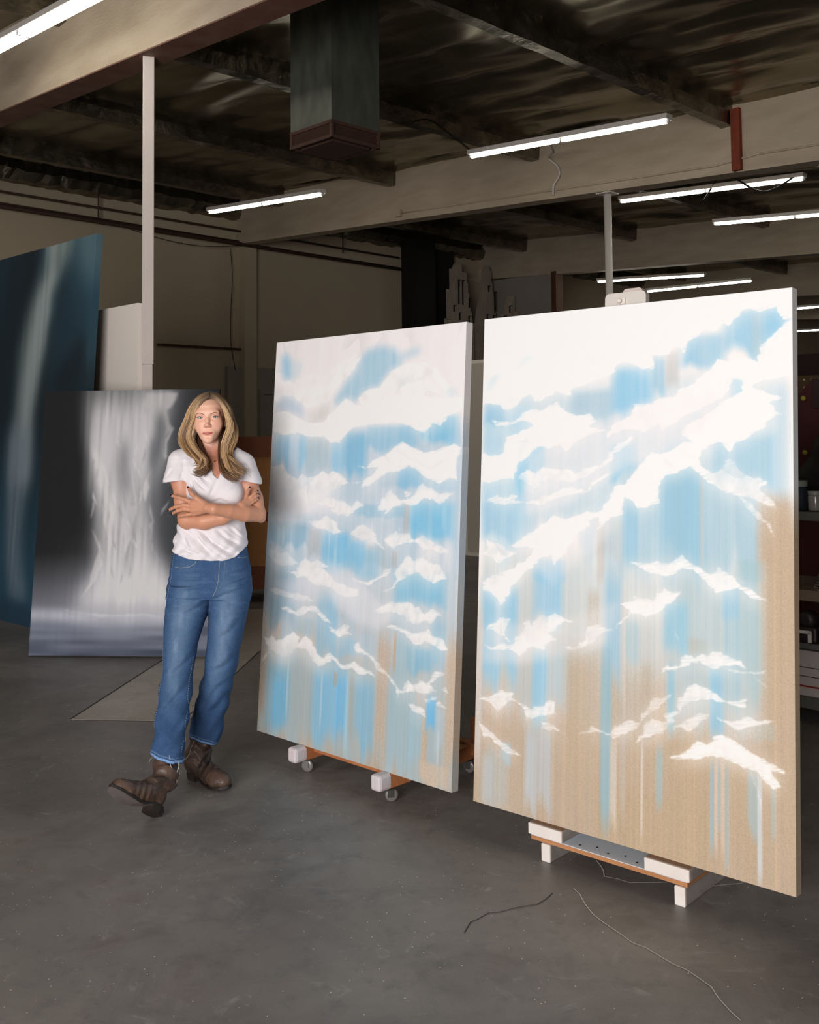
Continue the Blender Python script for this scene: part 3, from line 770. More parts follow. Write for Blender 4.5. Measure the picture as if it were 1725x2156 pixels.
STROKES = {
 2: """
s .97 -12,-5 1006,-4 1000,52 975,54 954,29 923,39 875,29 843,47 829,59 810,52 793,66 759,60 731,73 713,83 702,108 687,89 672,85 652,104 606,102 604,130 570,127 545,117 519,110 491,115 475,133 396,148 336,160 332,174 315,171 287,162 245,174 202,183 192,165 157,174 117,198 98,199 67,187 28,182 -3,185
c .5,#bcdcea 15,165 18,136 49,120 76,119 57,133 34,149
c .35,#c4dfea 129,118 132,102 169,77 213,87 199,100 155,103
s .95 1000,52 954,73 938,86 912,99 909,124 886,118 848,115 832,123 793,115 776,135 748,140 725,159 691,165 673,179 649,182 619,181 601,192 546,193 534,213 489,222 461,246 458,257 496,243 540,239 578,247 620,229 635,243 679,226 708,215 748,205 810,185 832,172 837,151 864,159 869,176 912,160 974,152 1004,149
s .96 869,173 891,167 917,174 953,185 974,189 938,198 973,216 943,222 917,242 869,262 842,265 829,282 804,265 777,269 754,279 743,290 757,311 771,335 743,320 715,308 680,320 639,326 621,355 627,377 561,389 542,375 517,368 512,400 474,408 423,434 435,408 396,416 403,425 356,444 317,484 280,510 272,486 227,500 184,525 127,563 91,597 53,576 14,570 13,557 81,539 133,520 191,497 212,477 124,477 167,455 232,433 280,410 322,415 349,410 389,398 428,400 460,377 485,347 517,343 554,316 602,281 621,287 662,283 685,265 720,262 691,251 703,230 754,220 810,192 832,186
b .9 754,311 788,319 810,307 832,291 848,298 864,316 890,324 932,331 921,336 911,341 937,359 954,376 921,371 890,360 853,357 815,353 788,340 768,335
t .7 853,357 895,373 931,399 959,430 921,402 885,383
s .93 1,285 33,293 86,285 93,252 138,244 203,229 166,219 92,230 53,230 30,217 107,222 158,204 188,197 238,199 252,190 281,183 316,201 351,211 398,208 425,223 392,232 451,240 399,250 352,265 318,284 293,269 255,277 219,273 184,293 147,305 133,329 123,341 81,340 35,351 4,347
c .5,#efe9ea 184,293 457,216 702,169 859,166 760,241 523,313 328,384 173,412
c .35,#efe9ea 139,476 395,397 499,424 277,547
c .35,#ece6e4 17,651 334,604 502,563 466,645 198,706 21,719
t .9 141,337 177,319 207,326 235,314 277,318 305,319 319,315 357,324 393,314 433,310 459,291 484,272 544,254 522,269 484,287 459,306 420,320 357,341 313,342 257,339 236,347 197,358 163,341
t .85 172,386 223,379 272,364 334,353 388,358 420,337 459,325 485,323 434,340 388,360 314,369 230,391
s .85 21,388 59,375 105,378 120,371 146,373 128,383 172,384 98,394 75,391
s .9 7,498 33,485 29,467 56,474 90,476 109,486 150,488 110,501 77,515 50,504
b .95 532,486 575,488 623,482 658,485 696,467 716,479 755,490 777,496 807,483 837,496 858,511 884,516 935,533 889,531 863,518 821,524 794,529 772,517 733,492 699,493 647,508 605,505 569,497
s .9 13,555 59,537 170,515 149,540 112,561 83,583 67,564
s .85 29,650 63,636 85,624 126,621 115,640 109,656 131,670 86,658 63,650
b .95 27,682 57,686 94,673 132,675 160,652 181,627 202,618 210,632 230,608 258,610 286,598 313,605 354,612 314,613 287,634 266,639 301,651 267,658 253,676 218,674 190,676 165,696 125,682 58,692
s .8 322,663 362,657 394,640 401,617 433,610 459,615 493,616 459,620 440,629 414,646 375,660 335,665
b .93 493,614 521,590 539,578 508,566 545,560 557,548 582,554 609,552 647,530 676,534 696,532 682,547 647,560 624,574 594,588 570,581 539,583 521,597
b .93 628,681 648,667 683,664 708,641 739,645 755,635 772,639 799,628 831,633 863,640 876,652 847,648 810,655 783,661 750,649 711,661 683,669 648,674
s .7 815,655 863,657 920,650 947,647 894,657 847,660
s .5 894,657 937,678 909,668
t .9 683,729 722,694 733,690 761,693 794,703 821,713 878,701 873,714 831,715 788,712 745,713 711,725 686,742
b .75 672,777 683,766 711,756 739,739 778,738 745,758 712,774 695,769
b .85 780,738 815,743 857,740 881,728 904,733 954,727 909,739 868,749 852,755 831,751 815,745
s .93 661,828 684,820 712,809 723,793 739,786 767,789 783,774 815,768 847,774 878,784 909,792 949,800 973,808 939,811 968,832 948,840 923,831 903,816 868,816 836,811 805,804 751,817 717,822
s .9 12,793 61,782 98,768 150,770 136,777 165,786 208,792 250,780 270,768 294,768 291,787 305,794 250,799 230,807 195,816 180,795 143,782 114,795 85,812 55,798
s .8 244,813 271,809 313,821 251,827
b .85 7,839 26,844 65,855 110,869 176,886 118,889 88,875 57,864 35,868
s .75 360,823 399,811 431,802 475,808 506,787 542,774 579,777 555,792 512,804 491,815 462,810 437,807 399,816
b .8 573,776 590,746 611,726 637,727 672,715 649,732 614,750 590,766
b .85 549,813 579,796 590,773 614,764 649,763 646,750 689,743 666,768 643,784 591,799
t .45 668,598 682,613 688,643 679,616
s .5 883,816 903,838 913,862 908,882 903,845
""",
 1: """
c .8,#8fc2e0 37,40 65,31 96,49 106,102 86,104 53,100
c .5,#c3d9e4 96,53 169,59 157,89 111,109
c .85,#a3c8dd 357,171 369,149 410,117 472,86 497,58 544,41 612,36 666,45 694,63 726,58 769,48 801,55 733,68 688,71 721,83 657,96 619,117 600,135 539,137 492,158 487,171 428,157 387,175
c .55,#b9cfdb 678,109 703,98 761,103 806,113 794,128 744,126 707,144 673,131
c .7,#b3c9de 2,165 57,138 115,147 189,168 197,206 153,195 79,184 30,187
c .5,#cdc8c4 206,179 267,170 334,168 344,188 302,214 226,216
b .85 334,164 367,129 423,104 471,80 497,57 462,57 421,78 363,86 306,114 248,139 203,152 202,177 251,166
b .85 10,92 53,104 86,101 119,112 184,124 245,112 294,140 266,167 202,177 148,158 107,143 49,142 2,165
t .5 127,109 212,88 290,100 333,82 404,61 475,48 462,60 399,84 336,115 248,139
t .9 487,171 492,158 539,137 600,135 619,117 657,96 721,83 810,80 872,100 935,144 937,167 878,172 753,163 624,176
s .6 700,138 750,127 801,128 795,140 846,153 817,177 722,169
c .35,#b5d6e8 911,143 971,147 960,165 919,173
s .95 -3,193 22,186 71,182 112,191 161,202 226,216 302,214 330,197 373,182 428,157 480,174 522,178 623,161 752,151 877,166 995,168 997,192 974,197 928,208 899,228 869,222 822,244 758,230 680,217 608,221 554,222 464,231 396,265 352,265 305,250 214,251 166,239 78,247 2,231
s .93 494,320 549,323 581,304 634,296 672,279 723,263 762,271 819,286 849,287 897,278 961,266 990,275 975,301 978,347 949,342 903,358 872,349 829,340 810,332 759,318 709,332 651,337 606,350 560,369 526,370 539,356 463,363 525,357 571,341 610,322 556,326
c .6,#e9e4ea -10,335 132,357 336,396 482,421 441,432 220,445 4,445
c .5,#ece8ec 352,550 497,573 637,631 729,648 643,696 507,683 391,649
c .4,#e6e2e8 42,617 313,600 362,651 168,668
t .75 6,328 71,319 106,344 163,357 201,343 233,353 271,349 307,335 338,344 374,334 433,349 462,362 392,373 364,386 336,403 293,414 234,432 204,439 146,478 65,477 -2,466
t .6 167,387 242,369 271,349 307,335 338,344 374,334 448,362 364,386 307,410 218,422
b .92 286,417 336,401 395,403 438,407 475,418 501,402 544,412 510,423 457,447 434,435 413,442 354,425 397,424
b .93 609,424 636,389 643,395 670,372 708,391 727,396 771,392 795,374 830,358 867,363 904,380 968,373 940,388 906,402 869,390 833,390 797,406 728,405 678,421 640,436 658,419 619,425
s .7 738,375 770,377 759,392 739,387
s .85 245,461 305,455 348,444 401,458 409,471 453,477 389,489 344,477 285,476
s .85 474,483 514,464 555,459 597,473 625,493 663,513 626,505 585,489 545,497 503,489
b .9 651,487 689,475 732,456 708,472 771,468 800,484 839,472 888,484 877,494 912,489 962,502 919,509 883,499 841,504 797,488 748,494 704,508 678,503
s .88 181,580 236,551 271,561 300,551 375,566 332,570 385,589 415,600 458,604 493,608 535,608 529,625 475,632 417,625 388,616 344,614 307,616 277,610 237,598 192,604 175,595 128,593 190,588
b .85 491,588 574,590 613,579 651,567 657,555 689,553 671,572 626,581 581,599 547,595
s .9 635,609 686,598 723,578 709,564 745,533 775,518 800,530 842,516 867,529 915,532 952,561 888,574 846,566 815,555 772,566 723,584 686,601
s .55 9,554 15,534 90,547 129,542 203,568 118,579 61,575
t .65 29,644 68,635 133,641 204,641 242,643 296,652 229,657 166,655 87,654
s .85 98,683 137,677 194,687 230,670 298,665 336,675 366,685 400,700 353,696 307,680 269,680 218,698 179,693
s .85 375,703 427,714 460,696 498,696 482,710 517,716 469,720 435,729 398,717
t .93 7,829 25,808 56,795 6,763 35,764 59,755 84,766 131,756 191,736 231,747 218,764 261,740 299,750 324,773 362,785 396,767 418,774 455,789 490,788 523,775 565,784 612,788 632,801 599,796 560,804 518,792 470,801 442,793 405,780 378,799 335,810 296,792 257,770 211,774 137,807 96,798 64,794
s .8 519,734 539,729 575,747 622,755 669,777 696,786 729,800 755,817 792,813 756,824 750,838 730,811 683,790 637,783 609,759 582,755 542,756
s .85 619,651 664,638 701,625 740,627 770,622 808,631 826,627 857,641 892,627 934,638 911,643 889,662 853,656 817,667 780,665 754,652 703,650 639,658
s .9 668,685 731,677 763,683 813,688 860,678 878,671 896,684 949,690 956,701 968,711 927,712 886,704 856,701 827,713 795,704 764,692 719,687
s .9 756,824 790,788 815,799 850,783 874,790 908,761 957,759 920,774 886,789 910,797 934,800 864,811 804,816
s .8 871,824 934,807 912,821 883,830
s .85 794,840 830,840 873,846 880,862 850,857 813,853
s .8 919,832 935,819 970,833 942,831
s .7 939,794 956,788 977,800
""",
 3: """
f .9,#bfbdbf,12 233,6 773,10 740,48 707,76 703,125 700,196 712,268 688,330 309,328 309,242 268,169 246,72
c .75,#b5b3b4,2 583,12 766,12 757,36 731,67 704,81 712,105 724,134 750,151 706,182 694,211 703,244 715,263 698,268 677,220 697,149 672,81 654,124 625,114 601,76 565,66
f .95,#c0bec1,11 247,144 639,147 636,214 617,301 638,378 602,432 646,502 661,609 722,688 765,741 779,856 386,862 185,836 269,794 327,720 354,662 315,582 341,496 282,365 291,283
f .7,#d6d5d8,12 386,862 224,831 313,741 371,678 448,635 529,657 607,635 673,667 757,741 772,861
f .55,#9d9fa8,25 -15,842 179,768 275,678 354,667 385,846 147,857
f .5,#d8d5d6,3 286,217 338,256 377,344 426,453 440,528 405,496 375,420 329,355 308,289
c .55,#d5d2d4,1 269,794 313,741 338,657 358,614 311,528 365,593 386,667 344,731
c .5,#cfcccd,1 402,657 415,619 402,561 373,496 386,453 416,528 429,593
c .5,#d4d1d2,1 505,262 540,356 563,453 543,518 515,453 550,442 519,345
c .55,#d9d6d8,1 641,301 596,356 591,399 606,432 626,378 612,345
c .5,#dcdadc,1 729,159 699,197 706,247 705,285 715,258 716,203 749,151
c .5,#c9c7c8,1 745,422 700,459 693,486 723,454
c .4,#d4d1d2,1 654,502 631,518 642,561 662,614 704,657 653,609
c .35,#8b8a90,1 524,574 517,608 507,671 517,651 529,613
c .55,#8b8a90,1 539,660 536,684 531,727 536,714 543,687
c .35,#8b8a90,1 327,298 319,321 309,363 318,350 331,324
c .35,#d6d4d6,1 545,199 538,222 528,266 537,253 549,226
c .35,#e0dee0,1 362,279 376,313 397,375 383,355 362,317
c .45,#8b8a90,1 494,538 490,572 486,636 491,616 498,577
c .55,#e0dee0,1 307,391 319,410 338,447 325,435 306,413
c .45,#e0dee0,1 506,493 516,508 532,535 521,526 505,510
c .55,#d6d4d6,1 527,262 536,280 549,312 540,303 527,282
c .45,#d6d4d6,1 421,386 431,408 446,451 435,438 421,412
c .45,#8b8a90,1 305,259 296,277 282,310 293,300 309,279
c .35,#e0dee0,1 493,656 501,679 513,723 505,709 494,683
c .45,#c9c7ca,1 470,703 478,727 490,772 482,758 471,731
c .35,#c9c7ca,1 406,551 413,580 425,633 418,617 407,584
c .55,#d6d4d6,1 525,562 520,586 514,630 520,617 528,589
c .55,#8b8a90,1 481,387 489,414 501,463 493,448 482,417
c .35,#e0dee0,1 428,188 440,203 457,229 444,221 426,204
c .35,#d6d4d6,1 358,567 371,595 390,645 377,630 358,599
c .55,#c9c7ca,1 436,241 447,262 466,300 453,288 435,265
c .45,#8b8a90,1 457,432 468,457 485,502 474,488 456,460
c .45,#8b8a90,1 594,222 586,247 575,295 585,280 598,251
c .45,#d6d4d6,1 364,434 374,460 389,508 380,493 365,464
c .45,#8b8a90,1 545,530 556,552 573,591 561,579 544,555
c .45,#d6d4d6,1 572,545 568,580 563,643 568,624 576,584
c .45,#e0dee0,1 479,299 489,324 506,368 495,354 478,327
c .45,#8b8a90,1 531,571 523,592 511,631 521,619 535,595
c .45,#8b8a90,1 628,450 637,467 651,498 641,489 627,469
c .55,#e0dee0,1 546,561 556,578 573,609 562,600 545,581
c .55,#c9c7ca,1 506,642 502,677 497,742 503,722 510,682
c .35,#8b8a90,1 460,523 455,551 450,604 456,588 464,555
c .55,#c9c7ca,1 377,656 385,690 397,754 390,734 378,695
c .55,#c9c7ca,1 314,419 309,447 303,497 310,482 319,450
c .55,#d6d4d6,1 590,158 599,178 612,216 603,204 590,181
c .55,#e0dee0,1 580,369 578,397 574,447 578,431 583,400
c .45,#8b8a90,1 496,688 491,709 484,747 491,735 499,712
c .35,#8b8a90,1 584,519 593,535 604,565 596,556 584,537
c .35,#8b8a90,1 635,500 631,533 625,595 630,576 639,538
c .45,#8b8a90,1 431,669 441,689 456,727 446,715 432,692
c .55,#c9c7ca,1 634,436 643,465 658,520 649,503 634,470
c .45,#e0dee0,1 515,573 509,592 502,626 509,616 518,594
c .45,#c9c7ca,1 461,319 470,336 484,366 475,356 461,338
c .45,#c9c7ca,1 300,233 310,258 324,304 314,290 301,262
c .45,#e0dee0,1 559,297 566,314 577,345 570,336 558,316
c .35,#d6d4d6,1 509,425 502,452 493,502 501,487 513,456
c .45,#8b8a90,1 407,458 402,478 395,515 401,503 410,480
c .55,#8b8a90,1 436,575 445,589 460,615 450,607 436,591
f .75,#6b6b70,8 463,190 503,229 496,301 534,383 471,404 440,311 442,234
f .7,#77777b,7 493,485 515,453 547,518 541,593 498,667 510,715 530,662 562,561 553,486 516,421
f .6,#6f7277,5 618,197 674,181 674,313 697,421 686,497 657,421 634,312
f .75,#5b5e62,6 665,81 710,125 701,211 677,268 632,330 614,267 643,172 632,114
f .85,#5d6270,10 -20,874 819,868 822,907 -16,910
f .5,#9aa0b4,5 -17,897 388,891 821,897 822,910 390,914 -16,910
f .85,#d4d5de,4 -23,842 185,842 386,859 622,856 819,861 820,874 387,873 -21,863
f .5,#8f95a8,10 -16,915 232,920 219,956 -12,952
c .4,#d8d8de,1 128,827 305,847 464,851 622,847 780,861 622,853 386,859
""",
 4: """
f .9,#5c6766,9 667,-5 855,-4 831,52 769,86 727,142 721,208 705,266 682,338 662,420 649,502 664,633 490,636 508,434 514,263 561,163 613,99 659,52
f .8,#7c8587,6 677,0 720,-2 712,51 761,85 710,141 742,176 704,207 697,273 671,321 629,436 646,633 556,635 542,367 592,233 635,121 699,80
f .6,#56666a,12 872,-2 1008,0 1010,70 988,125 920,100
f .8,#3e5a6a,8 1007,-6 1046,1 1046,260 1044,346 991,350 1003,226 999,100
f .7,#10171a,8 975,249 929,253 872,301 794,336 755,406 838,395 990,396 1036,346 1028,339 991,350
f .6,#1c2d3a,14 764,158 845,138 963,167 998,195 974,243 899,267 810,327 722,313 762,243
f .75,#5f6b76,8 469,484 641,485 653,580 641,655 631,712 622,780 648,860 694,945 557,938 515,831 481,601
f .9,#1d3140,4 427,948 558,945 622,945 705,948 735,1006 440,1012
""",
}


def blur(a, n, axis):
    if n < 1: return a
    for _ in range(2):
        pad = [(0, 0)] * a.ndim; pad[axis] = (n + 1, n)
        c = np.cumsum(np.pad(a, pad, mode='edge'), axis=axis)
        s1 = [slice(None)] * a.ndim; s2 = [slice(None)] * a.ndim
        L_ = a.shape[axis]; s1[axis] = slice(2 * n + 1, 2 * n + 1 + L_); s2[axis] = slice(0, L_)
        a = (c[tuple(s1)] - c[tuple(s2)]) / (2 * n + 1)
    return a


def polymask(nu, nv, pts, jit):
    M = np.zeros((nv, nu), bool); P = []
    for i in range(len(pts)):
        a, b = pts[i], pts[(i + 1) % len(pts)]
        L_ = math.hypot(b[0] - a[0], b[1] - a[1]); n = max(1, int(L_ / 7))
        for k in range(n):
            t = k / n; j = jit * math.sin(math.pi * t) if n > 1 else 0
            P.append((a[0] + (b[0] - a[0]) * t + RNG.normal(0, j), a[1] + (b[1] - a[1]) * t + RNG.normal(0, j)))
    for i in range(len(P)):
        (x0, y0), (x1, y1) = P[i], P[(i + 1) % len(P)]
        if y0 > y1: x0, y0, x1, y1 = x1, y1, x0, y0
        r0_, r1_ = max(0, math.ceil(y0)), min(nv, math.ceil(y1))
        for r_ in range(r0_, r1_):
            x = x0 + (x1 - x0) * (r_ - y0) / (y1 - y0)
            M[r_, max(0, math.ceil(x)):] ^= True
    return M


def paint(kind, nu, nv):
    yy, xx = np.mgrid[0:nv, 0:nu].astype(np.float64)
    u, v = xx / (nu - 1), yy / (nv - 1)
    sc_ = nu / 600
    w1 = vnoise(xx / (16 * sc_) + yy / (30 * sc_), yy / (5 * sc_), 61) - .5; w2 = vnoise(xx / (7 * sc_), yy / (7 * sc_) + xx / (25 * sc_), 62) - .5; w3 = vnoise(xx / (40 * sc_), yy / (9 * sc_), 63) - .5
    WX = np.clip(xx + (w1 * 4 + w3 * 6) * sc_, 0, nu - 1).astype(int); WY = np.clip(yy + (w2 * 3 + w1 * 2) * sc_, 0, nv - 1).astype(int)
    bris = vnoise(xx / (22 * sc_) - yy / (34 * sc_), yy / (1.9 * sc_) + xx / (6 * sc_), 64)
    if kind in (1, 2):
        tan = np.array([.735, .650, .565]); white = np.array([.96, .94, .93])
        C = np.ones((nv, nu, 3)) * (white if kind == 2 else np.array([.93, .91, .915]))
        low = np.clip((v - .5) / .4, 0, 1)[..., None]; C = C * (1 - low) + tan * low
        streak = np.zeros(nu)
        for f, a in ((11, .5), (29, .35), (67, .3), (151, .2)):
            streak += a * (np.interp(np.linspace(0, f, nu), np.arange(f + 1), RNG.random(f + 1)) - .5)
        for line in BANDS[kind].strip().splitlines():
            a0, a1, b0, b1, c, al = line.split(); a0, a1, b0, b1, al = float(a0) / 1000, float(a1) / 1000, float(b0) / 1000, float(b1) / 1000, float(al)
            wd = max(a1 - a0, .004); ex = min(.035, wd * .35); hy = b1 - b0; ey = min(.09, hy * .3)
            mx_ = np.clip((u[0] - a0 + ex / 2) / ex, 0, 1) * np.clip((a1 + ex / 2 - u[0]) / ex, 0, 1)
            off = RNG.random(40) * .12 * min(1, hy * 3)      # ragged streak ends
            o_ = np.interp(np.linspace(0, 39, nu), np.arange(40), off)
            my_ = np.clip((v - b0 + ey * .4) / ey, 0, 1) * np.clip((b1 + ey * .6 - o_[None, :] - v) / ey, 0, 1)
            my_ = my_ * my_ * (3 - 2 * my_)
            A = (al * mx_[None, :] * my_ * np.clip(1 + .7 * streak[None, :], .3, 1.15))[..., None]
            rgb = np.array([int(c[i:i + 2], 16) / 255 for i in (0, 2, 4)])
            if kind == 2 and b0 > .3 and rgb[2] > rgb[0]: rgb = rgb * .8 + np.array([.68, .74, .76]) * .2
            if rgb[0] > rgb[2] + .06: rgb = rgb * .84 + rgb.mean() * .13
            C = C * (1 - np.clip(A, 0, 1)) + rgb * np.clip(A, 0, 1)
        # overlapping paint strokes in the pale upper part
        saw = (vnoise(u * 6 + v * 3, v * 9 - u * 2, 73) * 3.4 + vnoise(u * 17, v * 22, 74) * 1.2 + (v * 1.5 - u * .6) * 7) % 1
        C = C - (saw ** 2.2 * np.clip((.34 - v) / .1, 0, 1) * np.clip(C[..., 0] * 4 - 2.9, 0, 1) * (.05 if kind == 1 else .018) * np.clip(vnoise(u * 9, v * 11, 76) * 2.4 - .7, 0, 1))[..., None] * np.array([1.0, .85, .7])
        # fine vertical brushing
        fine = np.interp(np.linspace(0, 260, nu), np.arange(261), RNG.normal(0, .010, 261)) + RNG.normal(0, .003, nu)
        g = vnoise(u * 40, v * 3, 5) - .5
        C = C + (fine[None, :] * np.clip((v - .08) * 2, 0, 1))[..., None] * np.array([1.2, .7, .4]) + g[..., None] * .02
    elif kind == 3:
        C = np.zeros((nv, nu, 3)); base = np.array([.105, .11, .115]); mid = np.array([.33, .34, .36]); low_ = np.array([.36, .38, .44])
        q = np.clip(1 - np.abs(u - .62) / .40, 0, 1) ** 1.2
        C[:] = base; C += (mid - base) * q[..., None]
        m = np.clip((v - .62) / .22, 0, 1)[..., None]; C = C * (1 - m * .75) + np.array([.55, .55, .6]) * m * .75
        m = np.clip((v - .86) / .03, 0, 1)[..., None]; C = C * (1 - m) + low_ * m
        C += (.16 * (vnoise(u * 4, v * 60, 9) - .5) * np.clip((v - .85) / .04, 0, 1))[..., None]
        C -= np.clip((v - .93) / .07, 0, 1)[..., None] * .06
    else:
        C = np.zeros((nv, nu, 3)); C[:] = np.array([.075, .105, .125])
        q = vnoise(u * 9, v * 2.5, 21)[..., None]; C += q * np.array([.03, .07, .09])
        m = np.clip((v - .45) / .4, 0, 1)[..., None]; C += m * np.array([.03, .08, .11])
        C += (np.clip((u - .80) / .2, 0, 1) * .9)[..., None] * np.array([.06, .10, .12]) * (.4 + vnoise(u * 5, v * 4, 8))[..., None]
    for line in STROKES[kind].strip().splitlines():
        mode, al, *pts = line.split(); al = al.split(',')
        pts = [(float(p.split(',')[0]) / 1000 * (nu - 1), float(p.split(',')[1]) / 1000 * (nv - 1)) for p in pts]
        a = float(al[0]); rgb = np.array([.98, .963, .952])
        M = polymask(nu, nv, pts, 0.9 if kind < 3 else .6).astype(float)
        if mode in 'cf':
            rgb = np.array([int(al[1][i:i + 2], 16) / 255 for i in (1, 3, 5)])
            k = int(al[2]) if len(al) > 2 else 7
            A = a * blur(blur(M, k, 1), int(k * (1.0 if mode == 'c' else 2.2)), 0)
            A *= 1 + .35 * (vnoise(u * 60, v * 5, 31) - .5)
        else:
            run = np.zeros((nv, nu)); H_ = nv * .11
            if mode == 't':
                for r_ in range(1, nv): run[r_] = (run[r_ - 1] + 1) * M[r_]
            elif mode == 'b':
                for r_ in range(nv - 2, -1, -1): run[r_] = (run[r_ + 1] + 1) * M[r_]
            fade = np.clip(1 - run / H_, .25, 1) ** .8 if mode in 'tb' else 1.0
            M = M[WY, WX]
            core = blur(blur(M, 1, 0), 1, 1)
            edge_ = np.clip(blur(blur(M, int(7 * sc_) + 1, 0), int(7 * sc_) + 1, 1) * 2 - .75, 0, 1)      # 0 at the rim, 1 well inside
            A = a * core * fade * (1 - (1 - edge_) * np.clip((bris - .42) * 3.2, 0, 1) * .5)
            # feathery brush texture and soft halo on the lee side
            tex = vnoise(u * 90 + v * 55, v * 60 - u * 25, 17) * .6 + vnoise(u * 30 + v * 22, v * 26, 18) * .4
            A *= 1 - (.10 if a > .92 else .32) * np.clip(tex - .45, 0, 1) * 2
            halo = blur(blur(np.roll(M, 6 if mode != 't' else 10, 0), 14, 0), 8, 1) * .55 * a
            A = np.maximum(A, halo)
            # modelling strokes inside the cloud
            sh_ = vnoise(u * 24 + v * 30, v * 34 - u * 16, 23)
            depth_ = blur(blur(M, 8, 0), 8, 1)
            saw = (vnoise(u * 6 + v * 3, v * 9 - u * 2, 71) * 3.4 + vnoise(u * 19, v * 25, 72) * 1.1 + (v * 1.5 - u * .5) * 7) % 1
            tone = (np.clip(sh_ - .45, 0, 1) * (.05 if a > .92 else .13) * depth_ + saw ** 2.2 * (.026 if a > .92 else .06) * depth_ * np.clip(vnoise(u * 13, v * 15, 75) * 2.2 - .5, 0, 1))[..., None] * np.array([1.0, .78, .62])
            Cl = rgb - tone
            A = np.clip(A, 0, 1)[..., None]
            C = C * (1 - A) + Cl * A
            continue
        A = np.clip(A, 0, 1)[..., None]
        C = C * (1 - A) + rgb * A
    if kind in (1, 2):
        C += ((vnoise(xx * .9, yy * .9, 40) - .5) * (.015 + .05 * (C[..., 0] > C[..., 2] + .04)))[..., None]
    return np.clip(C, 0, 1)


M_canvas = mat('painted_linen', '#ffffff', .8, attr=True, bump=.12, bscale=420, spec=.25)
M_bars = mat('pine_stretcher', '#b58a5e', .7, var=.3, vscale=6)


def painting(kind, nu, nv, thick, name, label):
    x, y, yaw, lean, z, W_, H_ = POSE[kind]
    e = empty(name, (x, y, z)); e.rotation_euler = (Matrix.Rotation(yaw, 3, 'Z') @ Matrix.Rotation(-lean, 3, 'X')).to_euler()
    tag(e, label, 'painting')
    C = paint(kind, nu, nv)
    Cl = np.where(C <= .04045, C / 12.92, ((C + .055) / 1.055) ** 2.4)
    U, Vv = np.meshgrid(np.linspace(0, W_, nu), np.linspace(H_, 0, nv))
    Cl = np.clip(Cl * {1: 1, 2: 1, 3: 1.5, 4: 2.0}[kind], 0, .86)
    V = np.stack([U, np.zeros_like(U), Vv], -1).reshape(-1, 3); cols = Cl.reshape(-1, 3)
    idx = np.arange(nu * nv).reshape(nv, nu)
    Fq = [np.stack([idx[:-1, :-1], idx[1:, :-1], idx[1:, 1:], idx[:-1, 1:]], -1).reshape(-1, 4)]
    # wrapped edges keep the paint colour of the border
    nV = len(V)
    for line, avg in ((idx[:, -1], Cl[:, -6:].mean(1)), (idx[::-1, 0], Cl[::-1, :6].mean(1)), (idx[0, ::-1], Cl[:6, ::-1].mean(0)), (idx[-1, :], Cl[-6:, :].mean(0))):
        fr_ = V[line]; bk = fr_ + np.array([0, thick, 0]); k = len(line)
        V = np.concatenate([V, fr_, bk]); cols = np.concatenate([cols, avg, avg])
        a = np.arange(nV, nV + k); b = a + k; nV += 2 * k
        Fq.append(np.stack([a[:-1], a[1:], b[1:], b[:-1]], -1))
    Fq = np.concatenate(Fq)
    me = mesh_np('canvas', V, Fq); setcol(me, cols)
    link('canvas', me, M_canvas, e)
    b = MB(); t = thick - .006
    b.box((W_ / 2, .004 + t / 2, .03), (W_ - .008, t, .05)); b.box((W_ / 2, .004 + t / 2, H_ - .03), (W_ - .008, t, .05)); b.box((W_ / 2, .004 + t / 2, H_ / 2), (W_ - .008, t * .6, .05))
    for s in (.03, W_ - .03): b.box((s, .004 + t / 2, H_ / 2), (.05, t, H_ - .01))
    b.build('stretcher_bars', M_bars, e)
    return e
painting(1, 430, 780, .038, 'cloud_painting', 'left of the two large cloud paintings, blue and white, standing on castors')
painting(2, 600, 980, .038, 'cloud_painting', 'right and largest cloud painting, more bare tan linen, standing on a low platform')
painting(3, 300, 460, .03, 'waterfall_painting', 'grey waterfall painting leaning on the square post, behind the person')
painting(4, 260, 620, .055, 'blue_painting', 'tall dark blue painting cut off by the left edge of the picture')

# low rolling easel under the left cloud painting --------------------------------
x, y, yaw, lean, z, W_, H_ = POSE[1]
ea = empty('rolling_easel', (x, y, 0), yaw); tag(ea, 'low wooden easel on castors holding the left cloud painting', 'easel')
M_wp = mat('white_splashed_paint', '#cfcad0', .6, var=.25, vscale=20, color2='#e8a58f')
for uu in (.335, .865):
    b_ = MB(); b_.box((uu, .295, .09), (.055, .61, .06), None, .004); b_.build('foot_beam', M_wood_o, ea)
    b_ = MB(); b_.box((uu, -.03, .09), (.058, .075, .064), None, .012); b_.build('painted_tip', M_wp, ea)
def caster(parent, cx, cy, ang):
    r_ = .027; e = MB(); R = Matrix.Rotation(ang, 3, 'Z')
    e.box((cx, cy, .0575), (.055, .05, .004)); e.lathe([(.014, 0), (.014, .008)], (cx, cy, .048), 12)
    for s in (-1, 1): e.box(Vector((cx, cy, .036)) + R @ Vector((.006, s * .014, 0)), (.026, .002, .034), R)
    o = e.build('castor_fork', M_galv2, parent)
    w_ = MB(); w_.lathe([(.008, -.010), (r_ - .004, -.011), (r_, -.007), (r_, .007), (r_ - .004, .011), (.008, .010)], Vector((cx, cy, r_)) + R @ Vector((.012, 0, 0)), 24, R @ Matrix.Rotation(math.pi / 2, 3, 'X'))
    w_.build('castor_wheel', M_wheel, o)
M_galv2 = mat('zinc', '#8f8c8a', .3, metal=.9); M_wheel = mat('clear_grey_wheel', '#77706c', .25, coat=.4)
for uu, vv, an in ((.325, .02, .5), (.865, .01, 1.0), (.335, .5, 2.0), (.865, .5, .2)): caster(ea, uu, vv, an)
